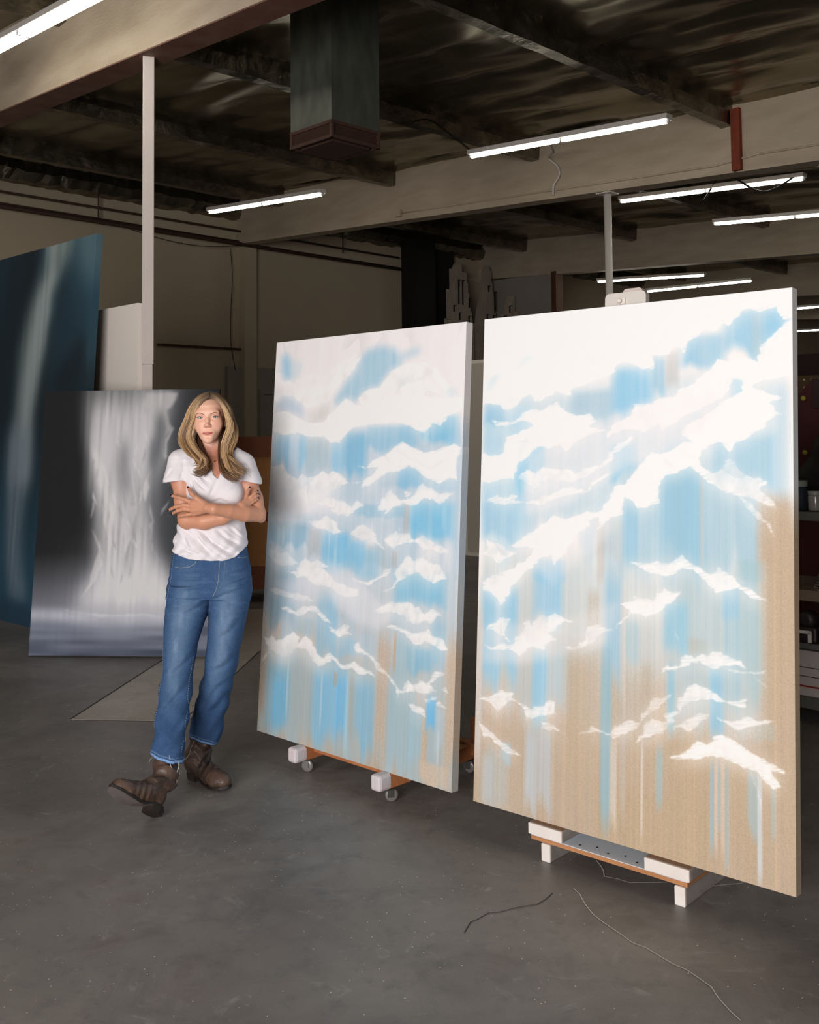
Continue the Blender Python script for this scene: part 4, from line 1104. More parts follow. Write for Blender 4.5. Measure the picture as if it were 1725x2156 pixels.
for nm, c, s in (('cross_rail', (.6, .05, .105), (.5, .02, .035)), ('rear_beam', (.62, .52, .105), (.62, .05, .05)), ('mast', (.6, .30, .95), (.06, .04, 1.7)), ('mast_block', (.88, .56, .16), (.05, .05, .14)), ('brace', (.6, .42, .16), (.06, .3, .05))):
    b_ = MB(); b_.box(c, s, None, .003); b_.build(nm, M_wood_o, ea)

# low platform easel under the right cloud painting
x, y, yaw, lean, z, W_, H_ = POSE[2]
ea = empty('platform_easel', (x, y, 0), yaw); tag(ea, 'low white-tipped plywood platform easel holding the right cloud painting', 'easel')
M_wtip = mat('chipped_white_paint', '#e6ded8', .6, var=.2, vscale=14, color2='#c7a98c')
M_side = mat('grey_splashed_timber', '#a39a94', .7, var=.6, vscale=16, color2='#6e625a')
M_top = mat('blue_grey_splashed_top', '#d3d6de', .6, var=.3, vscale=8, color2='#a9cbe0')
M_ply = mat('plywood_edge', '#c0875a', .6, var=.5, vscale=10, stretch=(.6, .6, 20), color2='#8a5530')
M_btop = mat('bare_worn_timber', '#8a6c56', .8, var=.5, vscale=14)
for uu in (.352, .862):
    b_ = MB(); b_.box((uu, .27, .03), (.036, .60, .06), None, .003); b_.build('foot', M_side, ea)
    b_ = MB(); b_.box((uu, -.034, .03), (.037, .012, .061), None, .004); b_.build('foot_tip', M_wtip, ea)
b_ = MB(); b_.box((.585, .25, .0672), (.6, .56, .0138), None, .001); b_.build('plywood_deck', M_ply, ea)
b_ = MB(); b_.box((.585, .25, .0752), (.598, .556, .0022)); b_.build('deck_top', M_top, ea)
for a, c in ((.275, .415), (.735, .893)):
    b_ = MB(); b_.box(((a + c) / 2, .04, .0965), (c - a, .13, .039), None, .003); b_.build('support_block', M_side, ea)
    b_ = MB(); b_.box(((a + c) / 2, -.029, .0965), (c - a, .008, .038), None, .002); b_.build('block_face', M_wtip, ea)
    b_ = MB(); b_.box(((a + c) / 2, .035, .1168), (c - a - .004, .12, .0015)); b_.build('block_top', M_btop, ea)
for k in range(5):
    b_ = MB(); b_.lathe([(.004, 0), (.004, .001)], (.47 + .055 * k, .0 + .02 * (k % 2), .0765), 8); b_.build('screw_hole', M_ink, ea)
b_ = MB(); b_.box((.6, .28, .98), (.07, .04, 1.82), Matrix.Rotation(-.05, 3, 'X')); b_.build('mast', M_white, ea)
R_ = Matrix.Rotation(-lean, 3, 'X')
def onp(u_, yb, h_): return R_ @ Vector((u_, yb, h_)) + Vector((0, 0, z))
def rr_prism(mb, cx, w, h0, h1, r, y0, t):
    pts = [(cx - w / 2, h0), (cx + w / 2, h0)]
    for k in range(6): q = k / 5 * math.pi / 2; pts.append((cx + w / 2 - r + r * math.cos(q), h1 - r + r * math.sin(q)))
    for k in range(6): q = math.pi / 2 + k / 5 * math.pi / 2; pts.append((cx - w / 2 + r + r * math.cos(q), h1 - r + r * math.sin(q)))
    mb.prism(pts, onp(0, y0, 0), (1, 0, 0), R_ @ Vector((0, 0, 1)), R_ @ Vector((0, t, 0)))
b_ = MB(); rr_prism(b_, .60, .165, 1.74, 1.885, .018, .045, .025); b_.build('clamp_plate', M_white, ea)
b_ = MB(); rr_prism(b_, .612, .078, 1.74, 1.903, .014, .075, .03); b_.build('mast_head', mat('warm_white_paint', '#c9b9b2', .5), ea)
b_ = MB(); b_.box(onp(.592, .042, 1.853), (.025, .01, .022), R_); b_.lathe([(.009, 0), (.009, .01), (.006, .013)], onp(.585, .037, 1.853), 14, R_ @ Matrix.Rotation(math.pi / 2, 3, 'X')); b_.build('clamp_bolt', M_grey, ea)

# ------------------------------------------------------------------ the person
# Everything below is modelled in metres about the person's own base (on the floor, between the feet).
person = empty('person', (-.887, 4.5, 0))
tag(person, 'person with long blonde hair in a white shirt and jeans, arms crossed', 'person')


class Field:
    """signed-distance grid; surfaces are pulled out with surface nets"""
    def __init__(s, xs, ys, zs):
        s.ax = [np.asarray(a, np.float32) for a in (xs, ys, zs)]
        s.F = np.full([len(a) for a in s.ax], .3, np.float32)

    def region(s, lo, hi):
        sl = []
        for a, l, h in zip(s.ax, lo, hi):
            i0 = int(np.searchsorted(a, l)); i1 = int(np.searchsorted(a, h))
            sl.append(slice(max(0, i0 - 1), min(len(a), i1 + 1)))
        if any(q.stop - q.start < 1 for q in sl): return None, None
        g = np.meshgrid(*[a[q] for a, q in zip(s.ax, sl)], indexing='ij', sparse=True)
        return tuple(sl), g

    def put(s, sl, d, k, op):
        F = s.F[sl]
        if op == 'add':
            if k > 0:
                h = np.clip(.5 + .5 * (F - d) / k, 0, 1); s.F[sl] = F * (1 - h) + d * h - k * h * (1 - h)
            else: s.F[sl] = np.minimum(F, d)
        else:      # carve
            if k > 0:
                h = np.clip(.5 - .5 * (F + d) / k, 0, 1); s.F[sl] = F * (1 - h) - d * h + k * h * (1 - h)
            else: s.F[sl] = np.maximum(F, -d)

    def cone(s, a, b, ra, rb, k=.01, op='add'):
        a = np.array(a, float); b = np.array(b, float); m_ = max(ra, rb) + k * 2 + .012
        sl, g = s.region(np.minimum(a, b) - m_, np.maximum(a, b) + m_)
        if sl is None: return
        ba = b - a; L2 = max(1e-9, ba @ ba)
        X, Y, Z = (g[i] - a[i] for i in range(3))
        t = np.clip((X * ba[0] + Y * ba[1] + Z * ba[2]) / L2, 0, 1)
        d = np.sqrt((X - t * ba[0]) ** 2 + (Y - t * ba[1]) ** 2 + (Z - t * ba[2]) ** 2) - (ra + (rb - ra) * t)
        s.put(sl, d, k, op)

    def chain(s, pts, k=.01, op='add'):
        for (a, ra), (b, rb) in zip(pts[:-1], pts[1:]): s.cone(a, b, ra, rb, k, op)

    def ell(s, c, r, k=.01, op='add', R=None):
        c = np.array(c, float); r = np.array(r, float); m_ = max(r) + k * 2 + .012
        sl, g = s.region(c - m_, c + m_)
        if sl is None: return
        X, Y, Z = (g[i] - c[i] for i in range(3))
        if R is not None:
            R = np.array(R); X, Y, Z = (R[0, i] * X + R[1, i] * Y + R[2, i] * Z for i in range(3))
        q = np.sqrt((X / r[0]) ** 2 + (Y / r[1]) ** 2 + (Z / r[2]) ** 2)
        q2 = np.sqrt((X / r[0] ** 2) ** 2 + (Y / r[1] ** 2) ** 2 + (Z / r[2] ** 2) ** 2)
        s.put(sl, q * (q - 1) / np.maximum(q2, 1e-6), k, op)

    def loft(s, rows, k=.01, e=2.3, op='add', wob=None):
        """rows: (z, cx, cy, rx, ry) from any order; stacked superellipses"""
        rows = sorted(rows); R = np.array(rows); z0, z1 = R[0, 0], R[-1, 0]
        lo = (min(R[:, 1] - R[:, 3]) - .05, min(R[:, 2] - R[:, 4]) - .05, z0 - .04); hi = (max(R[:, 1] + R[:, 3]) + .05, max(R[:, 2] + R[:, 4]) + .05, z1 + .04)
        sl, g = s.region(lo, hi)
        X, Y, Z = g; zz = Z.ravel()
        f = [np.interp(zz, R[:, 0], R[:, i]).reshape(Z.shape) for i in range(1, 5)]
        for _ in range(2):
            f = [q if q.size < 5 else (np.concatenate([q[..., :1], (q[..., :-2] + q[..., 1:-1] + q[..., 2:]) / 3, q[..., -1:]], -1)) for q in f]
        cx, cy, rx, ry = f
        q = (np.abs((X - cx) / rx) ** e + np.abs((Y - cy) / ry) ** e) ** (1 / e)
        d = (q - 1) * np.minimum(rx, ry)
        if wob is not None: d = d + wob(X, Y, Z)
        over = np.maximum(z0 - Z, Z - z1)
        d = np.where(over > 0, np.sqrt(np.maximum(d, 0) ** 2 + over ** 2) + np.minimum(d, 0) * 0, np.maximum(d, over))
        s.put(sl, d.astype(np.float32), k, op)

    def cut(s, n, c, lo=None, hi=None):
        """keep the half space n.p < c (inside a box if given)"""
        sl, g = s.region(lo if lo else [a[0] for a in s.ax], hi if hi else [a[-1] for a in s.ax])
        d = n[0] * g[0] + n[1] * g[1] + n[2] * g[2] - c
        s.F[sl] = np.maximum(s.F[sl], d)

    def mesh(s, name, smooth_it=1):
        F = s.F; S = F < 0; ax = s.ax
        c = np.zeros([n - 1 for n in F.shape], np.uint8)
        for i in (0, 1):
            for j in (0, 1):
                for k in (0, 1): c += S[i:F.shape[0] - 1 + i, j:F.shape[1] - 1 + j, k:F.shape[2] - 1 + k]
        I, J, K = np.nonzero((c > 0) & (c < 8)); del c
        n = len(I); acc = np.zeros((n, 3)); cnt = np.zeros(n)
        for (a, b) in [((0,0,0),(1,0,0)),((0,1,0),(1,1,0)),((0,0,1),(1,0,1)),((0,1,1),(1,1,1)),((0,0,0),(0,1,0)),((1,0,0),(1,1,0)),((0,0,1),(0,1,1)),((1,0,1),(1,1,1)),((0,0,0),(0,0,1)),((1,0,0),(1,0,1)),((0,1,0),(0,1,1)),((1,1,0),(1,1,1))]:
            fa = F[I + a[0], J + a[1], K + a[2]]; fb_ = F[I + b[0], J + b[1], K + b[2]]
            x = (fa < 0) != (fb_ < 0); t = np.where(x, fa / np.where(x, fa - fb_, 1), 0)
            pa = np.stack([ax[0][I + a[0]], ax[1][J + a[1]], ax[2][K + a[2]]], -1); pb_ = np.stack([ax[0][I + b[0]], ax[1][J + b[1]], ax[2][K + b[2]]], -1)
            acc += np.where(x[:, None], pa + (pb_ - pa) * t[:, None], 0); cnt += x
        V = acc / np.maximum(cnt, 1)[:, None]
        ID = np.full([q - 1 for q in F.shape], -1, np.int32); ID[I, J, K] = np.arange(n)
        faces = []
        for d in range(3):
            e1, e2 = (d + 1) % 3, (d + 2) % 3
            sa = [slice(None)] * 3; sb = [slice(None)] * 3; sa[d] = slice(0, -1); sb[d] = slice(1, None)
            A_ = S[tuple(sa)]; B2 = S[tuple(sb)]
            P = np.stack(np.nonzero(A_ != B2), -1)
            ok = (P[:, e1] > 0) & (P[:, e2] > 0) & (P[:, e1] < F.shape[e1] - 1) & (P[:, e2] < F.shape[e2] - 1); P = P[ok]
            ins = A_[P[:, 0], P[:, 1], P[:, 2]]; q = []
            for u_, v_ in ((0, 0), (-1, 0), (-1, -1), (0, -1)):
                Q = P.copy(); Q[:, e1] += u_; Q[:, e2] += v_; q.append(ID[Q[:, 0], Q[:, 1], Q[:, 2]])
            q = np.stack(q, -1); q = np.where(ins[:, None], q, q[:, ::-1]); faces.append(q)
        Fq = np.concatenate(faces); Fq = Fq[(Fq >= 0).all(1)]
        for _ in range(smooth_it):      # light relaxation
            s2 = np.zeros_like(V); ct = np.zeros(n)
            for a in range(4):
                np.add.at(s2, Fq[:, a], V[Fq[:, (a + 1) % 4]]); np.add.at(s2, Fq[:, a], V[Fq[:, (a + 3) % 4]]); np.add.at(ct, Fq[:, a], 2)
            V = V * .5 + s2 / np.maximum(ct, 1)[:, None] * .5
        return V, mesh_np(name, V, Fq)


def crease(V, me, lines):
    """press fabric folds into the front of a garment along polylines, with a raised lip above each"""
    nrm = np.empty(len(V) * 3, np.float32); me.vertex_normals.foreach_get('vector', nrm); nrm = nrm.reshape(-1, 3)
    wgt = np.clip(-nrm[:, 1] * 1.6, 0, 1); V = V.copy(); D = np.zeros(len(V))
    for pts, dep, wd in lines:
        best = np.full(len(V), 9.0); sgn = np.zeros(len(V)); along = np.zeros(len(V)); n = len(pts) - 1
        for i in range(n):
            a, b = np.array(pts[i])[[0, 2]], np.array(pts[i + 1])[[0, 2]]; ab = b - a; P = V[:, [0, 2]] - a; t = np.clip(P @ ab / (ab @ ab), 0, 1)
            R_ = P - t[:, None] * ab; d = np.hypot(R_[:, 0], R_[:, 1]); s_ = R_[:, 1]
            m_ = d < best; best[m_] = d[m_]; sgn[m_] = s_[m_]; along[m_] = ((i + t) / n)[m_]
        env = np.sin(np.pi * np.clip(along * .9 + .05, 0, 1)) ** .7
        D += env * dep * (np.exp(-(best / wd) ** 2) - .75 * np.exp(-((sgn - 1.5 * wd) / wd) ** 2 - (np.maximum(best - 2 * wd, 0) / wd) ** 2) * (best < 4 * wd))
    V[:, 1] += D * wgt
    me.vertices.foreach_set('co', V.astype(np.float32).ravel()); me.update()
    return V


def arr(a, b, h): return np.arange(a, b, h)
def vd(a, b): return (b[0] - a[0], b[1] - a[1], b[2] - a[2])
def addv(a, x, y, z): return (a[0] + x, a[1] + y, a[2] + z)
def lerp3(a, b, t): return tuple(a[i] + (b[i] - a[i]) * t for i in range(3))

# landmarks
HEAD = Vector((0.0060, 0.0000, 1.5765))
HROT = Matrix.Rotation(math.radians(-2.0), 3, 'Y') @ Matrix.Rotation(math.radians(3), 3, 'Z')
def hd(x, y, z): return tuple(HEAD + HROT @ Vector((x, y, z)))
SH_R, EL_R, WR_R = (-0.1303, 0.0200, 1.3852), (-0.0863, -0.0550, 1.1364), (0.1422, -0.1150, 1.1734)
SH_L, EL_L, WR_L = (0.1411, 0.0300, 1.3652), (0.2211, -0.0450, 1.1569), (0.0591, -0.1900, 1.1900)

zf = np.concatenate([arr(-.02, .80, .006), arr(.80, 1.73, .002)])
BF = Field(arr(-.31, .31, .002), arr(-.33, .17, .002), zf)
# trunk, a little inside the clothes
trunk = [(1.4337, 0.0118, 0.0350, 0.0443, 0.0500), (1.4147, 0.0139, 0.0350, 0.0801, 0.0620), (1.3960, 0.0117, 0.0300, 0.1189, 0.0750), (1.3668, 0.0116, 0.0250, 0.1261, 0.0880), (1.3250, 0.0178, 0.0200, 0.1186, 0.1000), (1.2623, 0.0230, 0.0200, 0.1153, 0.1040),
         (1.1990, 0.0189, 0.0300, 0.1176, 0.0970), (1.1148, 0.0043, 0.0400, 0.1262, 0.0880), (1.0522, 0.0022, 0.0400, 0.1324, 0.0900), (0.9798, 0.0010, 0.0350, 0.1426, 0.0980), (0.8870, -0.0001, 0.0300, 0.1611, 0.1060), (0.8153, -0.0055, 0.0250, 0.1671, 0.1000)]
BF.loft(trunk, .02)
for s, x in ((1, 424), (-1, 487)): BF.ell(tuple(Vector((-0.0246, -0.0450, 1.2417)) if s == 1 else Vector((0.1056, -0.0450, 1.2403))), (.05, .045, .05), .03)
# legs (hidden in the jeans)
BF.chain([((-0.0838, 0.0200, 0.8376), .075), ((-0.1133, -0.0780, 0.5203), .042), ((-0.1287, -0.1250, 0.3923), .034), ((-0.1128, -0.2750, 0.2022), .028), ((-0.1164, -0.3550, 0.0932), .024)], .03)
BF.chain([((0.0894, 0.0200, 0.8254), .075), ((0.0413, 0.0300, 0.4943), .046), ((-0.0398, 0.0400, 0.1852), .034), ((-0.0752, 0.0600, 0.0526), .024)], .03)
# feet inside the boots
BF.cone((-0.1146, -0.3700, 0.0798), (-0.1659, -0.4700, 0.1332), .02, .014, .02); BF.cone((-0.0689, 0.0500, 0.0435), (0.0334, -0.0500, 0.0348), .02, .014, .02)
# shoulders, neck, collar bones
BF.chain([((-0.0810, 0.0350, 1.4053), .045), (SH_R, .05)], .03); BF.chain([((0.0939, 0.0350, 1.3908), .045), (SH_L, .044)], .03)
BF.chain([(hd(0, .03, -.07), .054), (hd(0, .035, -.115), .049), ((0.0054, 0.0350, 1.4043), .056), ((0.0064, 0.0300, 1.3562), .07)], .02)
for a, b in (((0.0066, -0.0350, 1.3853), (-0.0922, -0.0100, 1.4065)), ((0.0315, -0.0350, 1.3830), (0.1206, -0.0100, 1.3917))): BF.cone(a, b, .008, .010, .016)
for a, b in ((hd(-.045, .02, -.06), (0.0077, -0.0300, 1.3914)), (hd(.045, .02, -.06), (0.0285, -0.0300, 1.3911))): BF.cone(a, b, .010, .006, .016)   # neck muscles
# --- head
HL = [(-.109, 0, -.064, .014, .016), (-.102, 0, -.056, .025, .031), (-.09, 0, -.043, .0365, .05), (-.075, 0, -.03, .0450, .062), (-.055, 0, -.014, .0545, .076), (-.03, 0, -.003, .0595, .085),
      (0, 0, .004, .0655, .09), (.03, 0, .006, .069, .095), (.055, 0, .007, .0695, .093), (.078, 0, .01, .058, .074), (.090, 0, .014, .042, .05), (.098, 0, .018, .02, .025)]
hr = [(HEAD.z + z, HEAD.x + x * 1 + z * -.035, HEAD.y + y, rx, ry) for z, x, y, rx, ry in HL]
BF.loft(hr, .012, 2.15)
BF.ell(hd(0, .012, .032), (.069, .090, .068), .02)
for s in (-1, 1):
    BF.ell(hd(s * .033, -.062, -.028), (.024, .022, .028), .03)          # cheeks
    BF.ell(hd(s * .026, -.079, .021), (.022, .011, .009), .022)           # brow ridge
    BF.ell(hd(s * .0325, -.096, .001), (.0165, .0115, .0095), .014, 'carve')  # sockets
    BF.ell(hd(s * .0325, -.0745, .0005), (.0148, .0138, .0135), .004)     # lids over the eyeball
    BF.ell(hd(s * .067, .008, -.018), (.009, .016, .028), .006)           # ears
BF.chain([(hd(0, -.085, .012), .0055), (hd(0, -.0955, -.012), .0062), (hd(0, -.1055, -.030), .0072)], .011)   # nose
BF.ell(hd(0, -.1065, -.0335), (.0082, .0078, .0068), .008)
for s in (-1, 1):
    BF.ell(hd(s * .0100, -.0980, -.0370), (.0058, .0075, .0056), .007)
    BF.ell(hd(s * .0062, -.1035, -.0435), (.0034, .0045, .0028), .002, 'carve')
BF.ell(hd(0, -.084, -.064), (.024, .010, .014), .018)                      # mouth mound
BF.ell(hd(-.0075, -.0945, -.0635), (.0120, .0042, .0030), .005); BF.ell(hd(.0075, -.0935, -.0640), (.0120, .0042, .0030), .005)
BF.ell(hd(0, -.0940, -.0712), (.0150, .0048, .0038), .006)
BF.cone(hd(-.021, -.0955, -.0678), hd(.021, -.0955, -.0678), .0008, .0008, .0025, 'carve')
BF.ell(hd(0, -.085, -.098), (.017, .012, .013), .016)                      # chin
BF.ell(hd(0, -.098, -.083), (.014, .005, .004), .008, 'carve')
# --- arms.  Her right arm is on the left of the picture.
BF.chain([(SH_R, .047), ((-0.1183, -0.0050, 1.3068), .045), ((-0.1022, -0.0300, 1.2148), .040), (EL_R, .036)], .02)
BF.cone((-0.0927, -0.0450, 1.1274), (-0.0812, -0.0500, 1.1175), .030, .026, .012)
BF.chain([(EL_R, .035), ((-0.0041, -0.0850, 1.1320), .0365), ((0.0773, -0.1050, 1.1470), .030), (WR_R, .023)], .012)
BF.chain([(SH_L, .045), ((0.1693, 0.0100, 1.2925), .041), ((0.1989, -0.0200, 1.2212), .037), (EL_L, .035)], .02)
BF.cone((0.2299, -0.0350, 1.1436), (0.2354, -0.0300, 1.1349), .024, .018, .014)
BF.chain([(EL_L, .034), ((0.1722, -0.1000, 1.1638), .0365), ((0.1139, -0.1500, 1.1784), .030), (WR_L, .0235)], .004)
# --- her left hand, laid over the right upper arm (fingers point to the left of the picture)
BF.chain([(WR_L, .0225), ((0.0311, -0.1800, 1.1956), .0215)], .01)
NAILS = []
def finger(pts, rs, k=.003, nail=True):
    BF.chain(list(zip(pts, rs)), k)
    if nail: NAILS.append((pts[-2], pts[-1], rs[-1]))
kn = [(-0.0378, -0.1480, 1.2160), (-0.0414, -0.1500, 1.2002), (-0.0398, -0.1480, 1.1839), (-0.0348, -0.1430, 1.1685)]
for q, r_ in zip(kn, (.0125, .0130, .0125, .0115)): BF.chain([((0.0347, -0.1780, 1.1934), .017), (q, r_)], .006)
for a, c in (((0.0391, -0.1900, 1.2022), kn[0]), ((0.0397, -0.1930, 1.1964), kn[1]), ((0.0415, -0.1920, 1.1904), kn[2])):      # tendons
    BF.cone(addv(a, 0, -.004, 0), addv(c, 0, -.006, 0), .005, .0055, .005)
finger([kn[0], (-0.0705, -0.1370, 1.2267), (-0.1063, -0.1220, 1.2352), (-0.1403, -0.0980, 1.2432)], [.0098, .0086, .0076, .0062])
finger([kn[1], (-0.0819, -0.1400, 1.2049), (-0.1209, -0.1200, 1.1958), (-0.1518, -0.0920, 1.1819)], [.0102, .0090, .0080, .0064])
finger([kn[2], (-0.0763, -0.1380, 1.1876), (-0.1107, -0.1200, 1.1796), (-0.1366, -0.0960, 1.1668)], [.0098, .0086, .0076, .0062])
finger([kn[3], (-0.0648, -0.1350, 1.1641), (-0.0899, -0.1220, 1.1593), (-0.1138, -0.1020, 1.1539)], [.0090, .0076, .0068, .0056])
finger([(0.0175, -0.1720, 1.2091), (-0.0216, -0.1580, 1.2346), (-0.0480, -0.1380, 1.2537), (-0.0631, -0.1200, 1.2750)], [.0150, .0115, .0095, .0070], .006)
# --- her right hand, tucked over the left upper arm (fingers point up and to the right)
BF.chain([(WR_R, .022), ((0.1625, -0.1150, 1.1954), .020)], .01)
k2 = [(0.1764, -0.1000, 1.2185), (0.1840, -0.0960, 1.2151), (0.1857, -0.0940, 1.2058), (0.1836, -0.0940, 1.1977)]
for q, r_ in zip(k2, (.0105, .011, .011, .010)): BF.chain([((0.1605, -0.1150, 1.1975), .016), (q, r_)], .006)
finger([k2[0], (0.1786, -0.0880, 1.2360), (0.1832, -0.0780, 1.2537), (0.1889, -0.0680, 1.2695)], [.0092, .0084, .0074, .0060])
finger([k2[1], (0.1991, -0.0880, 1.2338), (0.2119, -0.0780, 1.2473), (0.2211, -0.0640, 1.2546)], [.0092, .0082, .0073, .0058])
finger([k2[2], (0.2028, -0.0860, 1.2224), (0.2158, -0.0770, 1.2339), (0.2271, -0.0630, 1.2401)], [.0092, .0080, .0071, .0057])
finger([k2[3], (0.2025, -0.0840, 1.2101), (0.2155, -0.0750, 1.2195), (0.2250, -0.0630, 1.2237)], [.0085, .0074, .0066, .0053])

V, me = BF.mesh('body', 1)
zc = V[:, 2]
skin = np.array(lin('#e9b69d')); tanc = np.array(lin('#c07f5e'))
body_c = np.tile(skin, (len(V), 1))
hv = np.array(HEAD); Hm = np.array(HROT)
Q = (V - hv) @ Hm
def blob(c, r): return np.exp(-(((Q - np.array(c)) / np.array(r)) ** 2).sum(1))
arms = np.clip((1.34 - zc) / .12, 0, 1)
chest = np.clip((.0 - (zc - (HEAD.z - .115))) / .03, 0, 1) * (1 - arms)
def blend(m, c):
    global body_c
    m = np.clip(m, 0, 1)[:, None]; body_c = body_c * (1 - m) + np.array(lin(c)) * m
blend(arms * .8, '#c58666'); blend(chest * .7, '#b8745a')
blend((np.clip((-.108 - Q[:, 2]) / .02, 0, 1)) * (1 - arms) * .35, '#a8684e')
for s in (-1, 1):
    blend(.38 * blob((s * .036, -.08, -.030), (.022, .05, .018)), '#d58670')
    blend(.30 * blob((s * .0325, -.085, .008), (.018, .03, .006)), '#a0705e')
    blend(.18 * blob((s * .0325, -.085, -.010), (.018, .03, .006)), '#b98472')
blend(.30 * blob((0, -.11, -.035), (.012, .03, .010)), '#d07e6c')
lm = (np.abs(Q[:, 0]) < .023) & (Q[:, 1] < -.084)
ax2 = np.abs(Q[:, 0])
um = np.clip((-.0608 - .16 * np.maximum(ax2 - .004, 0) - .06 * np.maximum(.004 - ax2, 0) - Q[:, 2]) / .0012, 0, 1) * (Q[:, 2] > -.0680)
lw = np.clip((Q[:, 2] - (-.0752 + 14 * ax2 ** 2)) / .0012, 0, 1) * (Q[:, 2] <= -.0676)
lm = (ax2 < .0225) & (Q[:, 1] < -.082)
blend(lm * np.maximum(um, lw) * .9, '#b2453f'); blend(lm * np.exp(-((Q[:, 2] + .0678) / .0010) ** 2) * .6, '#6e342e')
for s in (-1, 1): blend(.9 * blob((s * .0062, -.1045, -.0445), (.0030, .01, .0024)), '#6e3a2c')
setcol(me, body_c)
M_skin = mat('skin', '#ffffff', .48, attr=True, sss=.12, bump=.05, bscale=220)
body = link('body', me, M_skin, person, True)

from mathutils.bvhtree import BVHTree
BT = BVHTree.FromPolygons([tuple(v) for v in V], [tuple(p.vertices) for p in me.polygons])
def on_face(x, z, off):
    o = Vector(hd(x, -.3, z)); d = HROT @ Vector((0, 1, 0)); h = BT.ray_cast(o, d)
    return h[0] - d * off if h[0] is not None else Vector(hd(x, -.09, z))
# dark nails ---------------------------------------------------------------
M_nail = mat('dark_nail_polish', '#2a0d14', .18, coat=.6)
for a, b, r_ in NAILS:
    a, b = Vector(a), Vector(b); t = (b - a).normalized()
    out_ = Vector((0, -1, .25)); out_ = (out_ - t * out_.dot(t)).normalized()
    mb = MB(); mb.lathe([(.0005, -.0012), (r_ * .78, 0), (r_ * .62, .0012), (.0005, .0018)], (0, 0, 0), 14)
    bmesh.ops.scale(mb.bm, vec=(.9, 1.35, 1), verts=mb.bm.verts)
    side = t.cross(out_); Mx = Matrix((side, t, out_)).transposed().to_4x4(); Mx.translation = b + out_ * (r_ * .80) + t * (r_ * .25)
    bmesh.ops.transform(mb.bm, matrix=Mx, verts=mb.bm.verts)
    mb.build('fingernail', M_nail, body, True)

# eyes, lashes, brows --------------------------------------------------------
M_eye = mat('eye', '#ffffff', .12, attr=True, coat=.5)
for s in (-1, 1):
    c = Vector((s * .0325, -.0750, .0005)); R_e = .0148
    vs, fs, cs = [], [], []
    nU, nVv = 33, 19
    for i in range(nU):
        a = (i / (nU - 1) - .5) * 2
        for j in range(nVv):
            bq = (j / (nVv - 1) - .5) * 2
            hgt = (.0052 if bq > 0 else .0040) * (1 - abs(a) ** 2.2)
            x = a * .0128; z = bq * hgt + .0006 * a * s
            y = -math.sqrt(max(1e-9, R_e ** 2 - x * x - z * z)) - .0006
            vs.append(hd(c.x + x, c.y + y, c.z + z))
            rr = math.hypot(x + s * .0004, z - .0004)
            cs.append(lin('#141212') if rr < .0021 else lin('#56625f') if rr < .0048 else lin('#2c3232') if rr < .0056 else lin('#b9aca6'))
    for i in range(nU - 1):
        for j in range(nVv - 1):
            q = (i * nVv + j, (i + 1) * nVv + j, (i + 1) * nVv + j + 1, i * nVv + j + 1); fs.append(q)
    em = mesh_np('eye', vs, fs); setcol(em, np.array(cs)); link('eye', em, M_eye, person, True)
    mb = MB(); P = []
    for i in range(13):
        a = (i / 12 - .5) * 2; x = a * .0134; z = .0054 * (1 - abs(a) ** 2.2) + .0006 * a * s
        P.append(hd(c.x + x, c.y - math.sqrt(max(1e-9, .0156 ** 2 - x * x - z * z)) - .0006, c.z + z))
    mb.tube(P, [.0005 + .0006 * math.sin(math.pi * i / 12) + (.0003 if (i / 12 - .5) * s > .2 else 0) for i in range(13)], 6); mb.build('eyelashes', mat('lash', '#2e1d18', .7) if s == -1 else bpy.data.materials['lash'], person)
    mb = MB(); P = []
    for i in range(12):
        a = i / 11; x = s * (.0135 + .035 * a); z = .0175 + .0075 * math.sin(min(1, a * 1.35) * math.pi / 1.75) - (.005 * max(0, a - .65) / .35)
        P.append(on_face(x, z - .0035, -.0002))
    mb.tube(P, [.0012 + .0009 * math.sin(math.pi * (i / 11) * .8) - .0007 * (i / 11) for i in range(12)], 6); mb.build('eyebrow', mat('brow_hair', '#7a5440', .8) if s == -1 else bpy.data.materials['brow_hair'], person)

# necklace and earring
M_gold = mat('gold', '#d9a46a', .22, metal=1)
mb = MB()
nk = [(-0.0155, -0.0180, 1.4100), (-0.0061, -0.0340, 1.4020), (0.0042, -0.0440, 1.3949), (0.0158, -0.0500, 1.3898), (0.0263, -0.0510, 1.3866), ((0.0362, -0.0490, 1.3875)), (0.0428, -0.0400, 1.3933), (0.0477, -0.0220, 1.4011)]
for i in range(len(nk) - 1):
    for k in range(3):
        q = Vector(nk[i]).lerp(Vector(nk[i + 1]), k / 3); t = (Vector(nk[i + 1]) - Vector(nk[i])).normalized(); w_ = Vector((0, -1, 0)) if (k + i) % 2 else Vector((0, 0, 1)); w_ = t.cross(w_).normalized()
        mb.tube([q + t * .0030 * math.cos(p) + w_ * .0021 * math.sin(p) + Vector((0, -.006, 0)) for p in np.linspace(0, 6.283, 11)], .0007, 5, cap=False)
mb.build('necklace', M_gold, person)
mb = MB(); mb.tube([Vector((-0.0631, -0.0150, 1.5270)) + Vector((.0075 * math.cos(p), .002 * math.sin(p), .0085 * math.sin(p))) for p in np.linspace(0, 6.283, 20)], .0012, 6, cap=False); mb.build('hoop_earring', M_gold, person)

